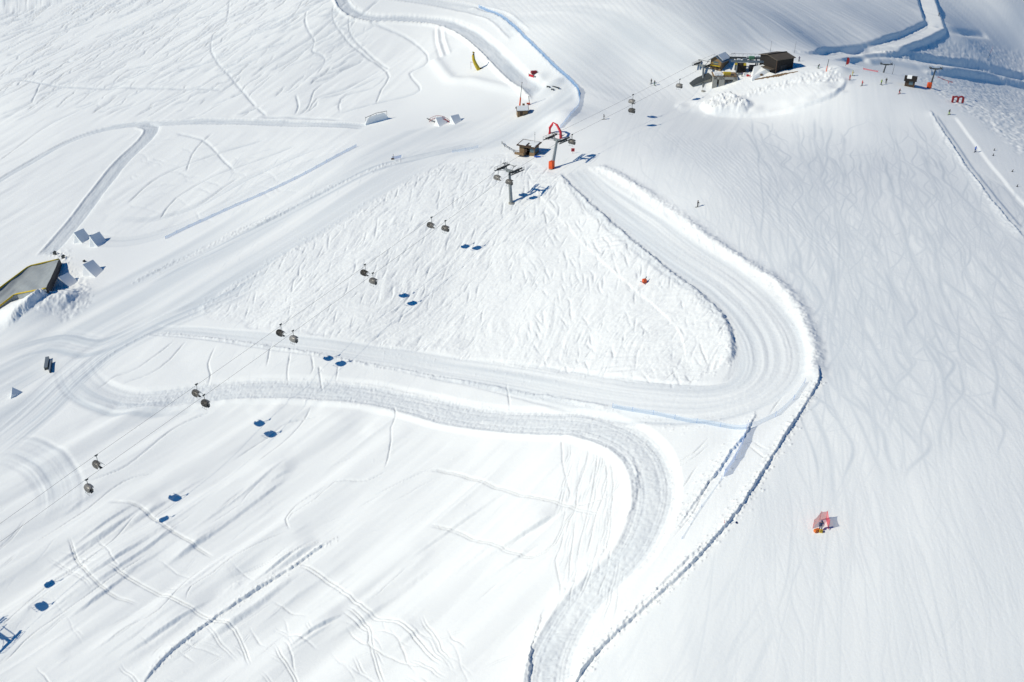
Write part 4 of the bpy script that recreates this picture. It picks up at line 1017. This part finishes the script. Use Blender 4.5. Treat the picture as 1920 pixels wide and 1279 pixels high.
# --- landing bag
t = empty('landing_bag','large grey inflatable landing bag with yellow edge tubes at the left edge','air bag', at(60,540))
cs = [at(113,495),at(88,549),at(30,560),at(-30,604),at(-34,572),at(57,508)]; zs=[1.7,1.5,1.5,1.0,1.0,1.7]
Lc = [c-t.location for c in cs]
def bagz(i): return Lc[i]+Vector((0,0,zs[i]))
n = 16; b = MB(); rows = []
top = [bagz(0),bagz(5),bagz(4)]; bot = [bagz(1),bagz(2),bagz(3)]
def pl(P,u):
    d = [(P[k+1]-P[k]).length for k in range(len(P)-1)]; s = u*sum(d)
    for k,l in enumerate(d):
        if s <= l or k == len(d)-1: return P[k].lerp(P[k+1], min(1,s/l))
        s -= l
for i in range(n*2+1):
    u = i/(n*2); A,B = pl(top,u), pl(bot,u); row = []
    for j in range(n+1):
        v = j/n; q = A.lerp(B,v); q = q+Vector((0,0,-1.1*math.sin(math.pi*v)**.7*min(1,u*6+.1)+.10*math.sin(u*23+v*9)+.09*math.sin(v*17-u*11)))
        row.append(b.bm.verts.new(q))
    rows.append(row)
for A,B in zip(rows[:-1],rows[1:]):
    for j in range(n): b.bm.faces.new((A[j],A[j+1],B[j+1],B[j]))
b.build('bag_top', M_bag, t, True)
e = MB(); pts = [pl(top,k/20) for k in range(21)]; e.path([q+Vector((0,0,.1)) for q in pts],.27,8); e.build('edge_tube', M_yel, t, True)
e = MB(); pts = [pl(bot,k/20) for k in range(21)]; e.path([q+Vector((0,0,.1)) for q in pts],.25,8); e.build('edge_tube', M_yel, t, True)
b = MB(); A,B = bagz(0),bagz(1); rr = []
for k in range(9):
    q = A.lerp(B,k/8); rr.append([b.bm.verts.new(q+Vector((.15,0,.15))),b.bm.verts.new(q+Vector((.5,-.1,-.9))),b.bm.verts.new(q+Vector((.6,-.1,-2.4)))])
for A_,B_ in zip(rr[:-1],rr[1:]):
    for j in range(2): b.bm.faces.new((A_[j],A_[j+1],B_[j+1],B_[j]))
b.build('end_wall', M_char, t)
for q in (Lc[0],Lc[5]): pass
sk = MB(); pp = [pl([Lc[0],Lc[5],Lc[4]],k/12) for k in range(13)]; qq = [pl(top,k/12) for k in range(13)]
for k in range(12):
    v = [sk.bm.verts.new(x) for x in (pp[k]+Vector((-.5,.9,-1)),pp[k+1]+Vector((-.5,.9,-1)),qq[k+1],qq[k])]; sk.bm.faces.new(v)
sk.build('side_skirt', M_bag, t); sk = MB(); pp = [pl([Lc[1],Lc[2],Lc[3]],k/12) for k in range(13)]; qq = [pl(bot,k/12) for k in range(13)]
for k in range(12):
    v = [sk.bm.verts.new(x) for x in (pp[k]+Vector((.3,-.5,-1)),pp[k+1]+Vector((.3,-.5,-1)),qq[k+1],qq[k])]; sk.bm.faces.new(v)
sk.build('side_skirt', M_bag, t)
for (x,y,lab) in ((119,484,'blower fan on a frame at the upper corner of the grey landing bag'),(103,477,'dark fan box on the snow above the grey landing bag')):
    f = empty('blower', lab, 'blower', at(x,y)); MB().tube((0,-.4,.7),(0,.4,.7),.5,None,12).build('fan_housing', M_dsteel, f); MB().box((0,0,.1),(1.1,.9,.12)).tube((.4,0,0),(.4,0,1.3),.05).tube((.4,0,1.2),(1.9,-.2,.2),.05).build('stand', M_black, f)
o = MB().ball((0,0,.3),.45,(1.2,1,.7),10).box((.2,0,.5),(.4,.3,.4)).build('sand_bag', M_char); o.location = at(158,491); tag(o,'black sand bag at the top of the long kicker','bag')
# --- nets
def net(pts, h, m, label, pm=None, lean=0.0, step=2.6, cat='safety net', posts=True, sagk=.12, group='safety nets', name='safety_net'):
    W = world(pts, 10); P,_ = dense(W, step); zz = sample(Z,P[:,0],P[:,1]); o = Vector((P[0,0],P[0,1],zz[0]))
    t = empty(name, label, cat, o, 0, group); b = MB(); r = []
    n = len(P); sub = []
    for i in range(n-1):
        for k in range(3): sub.append((P[i]*(1-k/3)+P[i+1]*k/3, k))
    sub.append((P[-1],0))
    for q,k in sub:
        z = float(sample(Z,np.array([q[0]]),np.array([q[1]]))[0]); d_ = 0 if k == 0 else sagk
        r.append([b.bm.verts.new(Vector((q[0],q[1],z-.05))-o), b.bm.verts.new(Vector((q[0]+lean*.5,q[1],z+h*.5))-o), b.bm.verts.new(Vector((q[0]+lean,q[1],z+h-d_))-o)])
    for A,B in zip(r[:-1],r[1:]):
        for j in range(2): b.bm.faces.new((A[j],A[j+1],B[j+1],B[j]))
    b.build('netting', m, t)
    if posts:
        for q in P: 
            z = float(sample(Z,np.array([q[0]]),np.array([q[1]]))[0]); MB().tube(Vector((q[0],q[1],z-.3))-o,Vector((q[0]+lean,q[1],z+h+.08))-o,.03,None,5).build('pole', pm or M_net, t)
    return t
net([(310,449),(360,424),(420,396),(500,361),(580,322),(630,294),(668,275)],1.1,M_mnet,'long pale blue safety net running diagonally beside the left piste',None,.1,4)
net([(1400,806),(1398,822),(1393,832),(1375,868),(1357,894)],1.7,M_net,'short strong blue net slanting down below the piste junction',None,.1,3)
net([(1148,764),(1200,772),(1260,782),(1330,797),(1398,808)],1.1,M_pnet,'low pale blue net along the lower edge of the curving corridor',None,.1,4)
net([(1402,806),(1440,790),(1480,760),(1508,720)],1.1,M_pnet,'pale blue net rising from the junction to the tip of the outer bank',None,.1,4)
net([(1278,1010),(1300,975),(1330,925),(1352,898)],.5,M_pnet,'thin blue net lying low below the strong blue net',None,.1,4)
net([(897,12),(930,28),(965,55),(988,80),(1013,104),(1038,130),(1062,151),(1080,168),(1087,190),(1080,212),(1066,230),(1050,243)],1.4,M_mnet,'blue net edging the piste from the top down to the red arch',None,.15,3.5)
net([(848,285),(862,282),(878,281),(896,277)],1.0,M_pnet,'tiny pale net on the flat left of the wooden lift hut',None,.1,3)
net([(735,299),(742,297),(752,296)],1.1,M_net,'tiny blue net beside the dark stake on the snow ridge',None,.1,1.5)
o = MB().box((0,0,.2),(.9,.6,.35)).tube((.3,0,0),(.35,0,2.0),.06).build('stake', M_dwood); o.location = at(736,299); tag(o,'dark wooden stake left of the tiny blue net','stake')
# net shelter around the crouching person, bottom right
t = net([(1524,990),(1534,978),(1546,967),(1549,974),(1553,992)],1.75,M_rnet,'red safety net bent in a V round the person in blue on the lower piste',M_rnet,.0,1.4,name='red_net',group='red nets')
person('person in dark blue standing inside the red net with orange and yellow bags', at(1538,994), 2.9, M_navy, M_navy, M_navy, 'ski', 'none', 1.15)
t = empty('equipment_bag','orange bag on the snow at the feet of the person in blue','bag', at(1531,997), .4); MB().box((0,0,.25),(.95,.55,.5),bevel=.15).build('bag', M_ora, t); MB().path([(-.2,-.3,.4),(0,-.3,.65),(.2,-.3,.4)],.03,5).build('strap', M_char, t)
t = empty('equipment_bag','yellow bag beside the orange one at the feet of the person in blue','bag', at(1539,998), -.3); MB().box((0,0,.22),(.55,.45,.5),bevel=.12).build('bag', M_yc, t); MB().path([(-.15,-.25,.35),(0,-.25,.6),(.15,-.25,.35)],.03,5).build('strap', M_char, t)
# orange hydrant cover on the powder triangle
t = empty('hydrant_cover','small orange padded hydrant in the churned powder triangle','hydrant', at(1208,530), .4)
MB().box((0,0,.45),(.95,.85,1.0),bevel=.15).build('pad', M_pad, t); MB().tube((-.3,-.5,.2),(-1.5,-.5,.9),.07).tube((.3,.2,.8),(.9,.5,1.2),.09).build('hose_fitting', M_dsteel, t)
# poles
def pole(px,py,h,label,m1,m2,lean=0,name='marker_pole',r=.06,cat='pole',split=.45):
    t = empty(name,label,cat,at(px,py)); MB().tube((0,0,-.3),(lean*split,0,h*split),r*1.3,r).build('lower_section', m1, t); MB().tube((lean*split,0,h*split),(lean,0,h),r*.9,r*.7).build('upper_section', m2, t); return t
pole(1358,981,1.35,'thin red and grey marker pole at the edge above the lower piste',M_red,M_steel,r=.03)
o = MB().tube((0,0,-.02),(0,0,.04),.28,None,14); o = o.build('disc', M_navy); o.location = at(1382,980); tag(o,'small dark disc lying on the piste right of the thin marker pole','disc')
pole(1549,134,4.3,'pole with orange pad and dark tip at the end of the station mound',M_pad,M_dsteel,.3,r=.13)
pole(1673,139,3.8,'dark pole with a short arm right of the left small ridge tower',M_dsteel,M_dsteel,.25)
pole(1853,108,6.0,'thin red and dark pole in the shaded valley at the right',M_char,M_dred,1.2)
pole(1444,97,4,'thin dark pole behind the left end of the black shed',M_dsteel,M_dsteel,.1,r=.05)
pole(1489,100,4.5,'thin dark pole behind the right end of the black shed',M_dsteel,M_dsteel,.2,r=.05)
# feather flag
t = empty('feather_flag','red feather flag on the ridge right of the black shed','flag', at(1585,124)); MB().tube((0,0,0),(.2,0,3.0),.04).build('mast', M_dsteel, t)
b = MB(); pr = [(.15,.5),(1.0,.6),(1.25,1.6),(1.1,2.6),(.7,3.1),(.2,3.0)]; A=[b.bm.verts.new((x,.0,z)) for x,z in pr]; B=[b.bm.verts.new((x,.05,z)) for x,z in pr]; b.bm.faces.new(A); b.bm.faces.new(B[::-1])
for k in range(6): b.bm.faces.new((A[k],A[(k+1)%6],B[(k+1)%6],B[k]))
b.build('banner', M_redc, t)
# --- small brown hut on the right ridge
t = empty('ridge_hut','small brown timber hut with a snow-topped gable roof on the right ridge','hut', at(1705,161), math.radians(-22))
MB().extr([(-1.6,-1.0),(1.6,-1.0),(1.6,2.3),(0,3.2),(-1.6,2.3)],-1.6,1.6).build('wall', M_dwood, t); 
MB().box((.35,-1.62,1.35),(1.3,.06,1.1)).build('window', M_glass, t)
rf = MB().extr([(-2.1,2.0),(0,3.25),(2.1,2.0),(2.1,2.2),(0,3.45),(-2.1,2.2)],-2.05,2.05); rf = rf.build('roof', M_bwood, t); rf.rotation_euler=(0,0,0)
MB().extr([(-1.3,2.62),(0,3.46),(.2,3.36),(.2,3.5),(0,3.62),(-1.25,2.78)],-1.2,.3).build('roof_snow', M_snowp, rf)
# small lift towers on the right ridge
for (bx,by,tx,ty,lab,pad) in ((1655,136,1659,121,'small dark T-shaped lift tower, left one on the right ridge',0),(1743,165,1747,130,'small dark lift tower with an orange pad right of the brown hut',1)):
    b_ = at(bx,by); dep = project(b_)[2]; h_ = (by-ty)/F*dep/.96*(1.0); c_ = b_+Vector(((tx-bx)/F*dep,0,h_))
    tw = make_tower(lab, c_, base=b_-Vector((0,0,1.2 if not pad else 0)), col_m=M_dsteel, s=.55, wheels=3, half=2.9, yaw=math.radians(80), group='small dark towers on the right ridge', top_frame=False)
    if pad: MB().box((-.25,0,.9),(1.5,1.4,2.0),bevel=.35).build('crash_pad', M_pad, tw)
# red letter m sign
t = empty('letter_sign','red free-standing letter m on the right ridge crest','sign', at(1795,192), math.radians(-6))
cu_ = bpy.data.curves.new('letter','FONT'); cu_.body = 'm'; cu_.size = 5.8; cu_.extrude = .3; cu_.offset = .03; cu_.align_x = 'CENTER'
o_ = bpy.data.objects.new('tmp', cu_); COL.objects.link(o_); dg = bpy.context.evaluated_depsgraph_get(); me_ = bpy.data.meshes.new_from_object(o_.evaluated_get(dg)); bpy.data.objects.remove(o_)
me_.transform(Matrix.Translation((0,0,-.1)) @ Matrix.Diagonal((1.0,1,.82,1)) @ Matrix.Rotation(math.pi/2,4,'X')); me_.materials.clear(); me_.materials.append(M_dred)
o_ = bpy.data.objects.new('letter', me_); COL.objects.link(o_); o_.parent = t
MB().box((0,.9,-.1),(.3,1.2,.2)).tube((0,1.4,0),(0,.2,1.6),.05).build('rear_strut', M_char, t)
net([(1758,145),(1772,150),(1786,155)],.6,M_rnet,'faint red net in the shade right of the padded small tower',M_rnet,0,3,group='red nets',name='red_net')
net([(1618,131),(1632,134),(1646,136)],.6,M_rnet,'faint red net behind the ridge left of the small dark towers',M_rnet,0,3,group='red nets',name='red_net')
for i,(x,y,lab) in enumerate(((1778,156,'red cone at the right end of the faint red net in the shade'),(1864,282,'dark course stub nearest the boarder in blue'),(1862,292,'dark course stub just below the one beside the boarder in blue'),(1898,322,'dark course stub on the white slope at the right edge, upper'),(1907,350,'dark course stub on the white slope at the right edge, lower'))):
    o = MB().tube((0,0,-.1),(.1,0,.7),.16,.05,8).tube((0,0,-.1),(0,0,.05),.28,.28,8).build('traffic_cone' if i == 0 else 'course_stub', M_redc if i == 0 else M_char); o.location = at(x,y); tag(o, lab, 'marker')
# ================================================================= top station
def poly_wall(mb, a, b, z0, z1, th=.2):
    d = (Vector(b)-Vector(a)); l = d.length; mb.box(((a[0]+b[0])/2,(a[1]+b[1])/2,(z0+z1)/2),(l,th,z1-z0),rz=math.atan2(d.y,d.x))
# black shed
p = at(1454,138); S = p.copy()
rr = at(1487,128); yaw = math.radians(28)
t = empty('lift_shed','black timber shed with a brown sheet roof at the top station','shed', S+Vector((0,0,-.6)), yaw)
# local: corner nearest the camera at origin; x to the right, y to the left-back
w_,d_,h_ = 7.6,9.0,5.2
MB().extr([(0,-1.5),(d_,-1.5),(d_,h_+.2),(d_*.5,h_+1.0),(0,h_+.2)],0,w_).build('wall', M_bwood, t)
e_=.6
MB().extr([(-e_,h_+.12),(d_*.5,h_+1.02),(d_+e_,h_+.12),(d_+e_,h_+.32),(d_*.5,h_+1.26),(-e_,h_+.32)],-e_,w_+e_).build('roof', M_roof, t)
MB().box((w_*.5,d_*.5,h_+1.35),(w_+1.2,.5,.16)).build('ridge_cap', M_bwood, t)
MB().box((w_*.45,-.05,1.6),(3.0,.1,3.2)).build('gate', M_char, t)
for x in (0.0,w_): MB().tube((x,-.05,-1),(x,-.05,h_),.16).build('corner_post', M_dwood, t)
MB().box((-1.0,d_*.35,2.0),(1.9,d_*.6,.25)).build('side_canopy', M_roof, t)
# chalet
t = empty('control_cabin','timber cabin with blue gable roof at the left end of the top station','cabin', at(1341,131,-.4), math.radians(38))
w_,d_,h_ = 4.4,6.2,3.9
MB().extr([(-w_/2,-1),(w_/2,-1),(w_/2,h_),(0,h_+1.5),(-w_/2,h_)],0,d_).build('wall', M_wood, t)
rf = MB().extr([(-w_/2-.8,h_-.45),(0,h_+1.55),(w_/2+.8,h_-.45),(w_/2+.8,h_-.22),(0,h_+1.82),(-w_/2-.8,h_-.22)],-.8,d_+.6).build('roof', M_groof, t)
MB().extr([(-w_/2-.4,h_+.1),(-.2,h_+1.78),(-.2,h_+1.95),(-w_/2-.3,h_+.32)],.4,d_).build('roof_snow', M_snowp, rf)
MB().box((-.04,0,2.9),(.08,2.0,1.1)).build('window', M_glass, t)
MB().box((-.06,-.8,1.0),(.08,.9,2.0)).build('door', M_dwood, t)
MB().box((-.5,0,2.05),(1.0,4.2,.15)).tube((-.95,-2,2.1),(-.95,2,2.1),.05).tube((-.95,-2,3.0),(-.95,2,3.0),.05).build('balcony', M_yel, t)
t.rotation_euler[2] = math.radians(52)
# terminal: steel machine frame on legs with the big wheel
a0 = at(1372,143); a1 = at(1432,131); L = (a1-a0).length
t = empty('lift_terminal','steel lift terminal with long side beams and a big wheel between cabin and shed','lift terminal', (a0+a1)/2+Vector((0,2.5,-.2)), aim(a0,a1))
zt = 4.4
MB().box((0,-2.5,zt),(L+1,.5,.75)).build('side_beam', M_groof, t); MB().box((0,2.5,zt),(L+1,.5,.75)).build('side_beam', M_dsteel, t)
g = MB()
for x in np.linspace(-L/2+.5,L/2-.5,6): g.box((x,0,zt-.1),(.3,4.6,.35))
g.build('cross_beam', M_dsteel, t)
for x in (-L*.34,L*.3):
    for y in (-2.1,2.1): MB().tube((x,y,-1.5),(x,y,zt-.3),.3,.25,10).build('leg', M_steel, t)
w = MB().tube((L*.12,0,zt-.75),(L*.12,0,zt-.5),1.9,None,24).build('bullwheel', M_dsteel, t)
MB().box((L*.12,0,zt+.7),(2.0,1.3,1.1),bevel=.1).build('gearbox', M_green, t)
MB().box((L*.32,.9,zt+.55),(1.5,1.0,.9),bevel=.1).box((-L*.1,-1.2,zt+.5),(1.7,.9,.6),bevel=.1).build('motor', M_steel, t)
MB().box((-L*.3,-1.9,zt+.55),(1.2,.6,.5),bevel=.1).box((L*.02,1.6,zt+.6),(1.0,.7,.6)).build('drive_cover', M_white, t)
g = MB()
for y in (-2.9,2.9):
    g.tube((-L/2,y,zt+1.4),(L/2,y,zt+1.4),.05)
    for x in np.linspace(-L/2,L/2,9): g.tube((x,y,zt+.3),(x,y,zt+1.4),.04)
g.build('railing', M_dsteel, t)
MB().box((-L*.38,-2.8,zt-.9),(.9,.3,.7)).build('sign_box', M_yel, t); MB().box((-L*.1,-2.85,zt-1.0),(.9,.3,.8)).build('sign_box', M_yel, t)
MB().box((-L*.18,.2,1.4),(3.4,3.0,2.9)).build('machine_room', M_bwood, t)
MB().box((L*.2,.6,1.1),(2.6,2.2,2.2)).build('pump_box', M_char, t)
# concrete block under the platform
a0 = at(1331,165,0); a1 = at(1375,160,0)
c0 = at(1337,166); yawc = math.radians(-4)
t = empty('concrete_base','grey concrete block with a barred opening under the station platform','building', c0+Vector((0,0,-.6)), yawc)
w_,d_,h_ = 8.2,7.0,4.8
MB().box((w_/2-1.2,.5,h_/2-.6),(2.0,.9,h_+1.2)).box((w_-.5,.5,h_/2-.6),(1.6,.9,h_+1.2)).box((w_/2,.5,h_-.45),(w_,.9,.9)).box((.4,.5,h_/2-.6),(1.6,.9,h_+1.2)).box((.3,d_/2,h_/2-.6),(.6,d_-.2,h_+1.1)).box((w_/2,d_*.55,h_-.3),(w_-.3,d_-.6,.5)).build('wall', M_conc, t)
MB().box((w_/2+1.3,1.25,h_/2-.8),(3.8,.1,h_)).build('back_panel', M_dwood, t)
g = MB()
for x in np.linspace(w_/2+.1,w_-1.4,6): g.tube((x,.3,-.5),(x,.3,h_-.9),.06)
g.build('bars', M_steel, t)
MB().box((w_/2+.6,-.35,.55),(3.2,.8,.5)).box((w_/2+.6,.0,1.0),(3.2,.15,.6)).build('bench', M_pad, t)
MB().box((w_/2-.2,3.2,h_+.12),(w_+.4,6.0,.25)).build('platform_deck', M_wood, t)
MB().prism([(.2,.4),(3.2,.3),(4.0,2.8),(2.4,5.6),(.1,5.2)],h_+.2,h_+.55).build('deck_snow', M_snowp, t)
g = MB(); 
for x in np.linspace(.2,w_,8): g.tube((x,.15,h_),(x,.15,h_+1.1),.05)
g.tube((.2,.15,h_+1.1),(w_,.15,h_+1.1),.05).tube((.2,.15,h_+.6),(w_,.15,h_+.6),.04); g.build('railing', M_dsteel, t)
MB().box((4.8,2.0,h_+.8),(2.6,1.6,1.0),bevel=.08).build('planter', M_yel, t)
# sloping wing roof at the left
a0 = at(1302,158); t = empty('entrance_ramp_roof','low dark wedge roof rising to the concrete base, left of the lift tower','roof', a0+Vector((0,0,-.3)), math.radians(10))
b = MB(); vs = [b.bm.verts.new(v) for v in ((-1.0,-1.2,-.8),(6.2,-1.2,-.8),(6.2,3.0,-.8),(-1.0,3.0,-.8),(-1.0,-1.2,.1),(6.2,-1.2,2.7),(6.2,3.0,3.1),(-1.0,3.0,.3))]
for f in ((0,1,5,4),(1,2,6,5),(2,3,7,6),(3,0,4,7),(3,2,1,0)): b.bm.faces.new([vs[i] for i in f])
b.build('wall', M_conc, t)
b = MB(); vs = [b.bm.verts.new(v) for v in ((-1.5,-1.5,.05),(6.3,-1.5,2.85),(6.3,3.3,3.25),(-1.5,3.3,.35),(-1.5,-1.5,.25),(6.3,-1.5,3.05),(6.3,3.3,3.45),(-1.5,3.3,.55))]
for f in ((0,1,5,4),(1,2,6,5),(2,3,7,6),(3,0,4,7),(3,2,1,0),(4,5,6,7)): b.bm.faces.new([vs[i] for i in f])
b.build('roof', M_dsteel, t)
# white snow ramp between terminal and shed
a0 = at(1428,142); t = empty('snow_ramp','smooth white snow ramp against the left wall of the black shed','snow ramp', a0+Vector((0,0,-.5)), math.radians(20))
b = MB(); vs = [b.bm.verts.new(v) for v in ((-4.4,-.5,-.6),(4.6,-1.6,-.6),(4.6,4.5,-.6),(-1.5,4.5,-.6),(-3.4,.4,.5),(3.6,1.2,3.0),(3.6,4.2,3.4),(-.9,4.2,2.9))]
for f in ((0,1,5,4),(1,2,6,5),(2,3,7,6),(3,0,4,7),(3,2,1,0),(4,5,6,7)): b.bm.faces.new([vs[i] for i in f])
b.build('packed_snow', M_snowp, t)
# small things around the platform
for (x,y,m,w,nm,lab) in ((1427,142,M_dirt,.8,'straw_pad','round brown straw pad on the snow in front of the snow ramp'),(1397,140,M_white,.9,'crate','white crate on the snow right of the concrete base'),(1386,141,M_steel,1.0,'tool_chest','grey tool chest beside the right corner of the concrete base'),(1402,143,M_redc,.7,'fuel_can','red fuel can right of the white crate')):
    o = MB().box((0,0,w*.4),(w*1.3,w,w*.8),bevel=w*.12).box((0,0,w*.82),(w*.5,w*.12,w*.12)).build(nm, m); o.location = at(x,y); tag(o, lab, nm.replace('_',' '))
for (x,y,rz,lab) in ((1374,150,1.0,'boulder at the right foot of the concrete base'),):
    pass
# person by the platform
person('person in white and pink beside the crates at the top station', at(1406,145), 2.5, M_white, M_redc, M_char, 'stand', 'none')
person('person in dark clothes on the snow under the terminal beams', at(1391,144), 2.9, M_navy, M_char, M_char, 'stand', 'none')
# bare soil strip exposed along the crest of the mound
P_ = [(1414,156),(1430,153),(1452,150),(1475,146),(1495,143)]
W = world(P_,6); P,_ = dense(W,.35); z = sample(Z,P[:,0],P[:,1]); o0 = Vector((P[0,0],P[0,1],z[0])); b = MB(); rows=[]
for i,q in enumerate(P):
    u = i/(len(P)-1); wd = (.25+1.0*math.sin(math.pi*u))*(.6+.8*random.random()); r_=[]
    for k in (-1,-.4,.3,1):
        x = q[0]+.1*k; y = q[1]+k*wd; r_.append(b.bm.verts.new(Vector((x,y,gz(x,y)+.05+(.22*random.random() if abs(k)<1 else -.25)))-o0))
    rows.append(r_)
for A,B in zip(rows[:-1],rows[1:]):
    for j in range(3): b.bm.faces.new((A[j],A[j+1],B[j+1],B[j]))
o = b.build('bare_soil', M_dirt); o.location = o0; o['kind'] = 'structure'; o['label'] = 'strip of bare brown soil exposed on the mound in front of the shed'
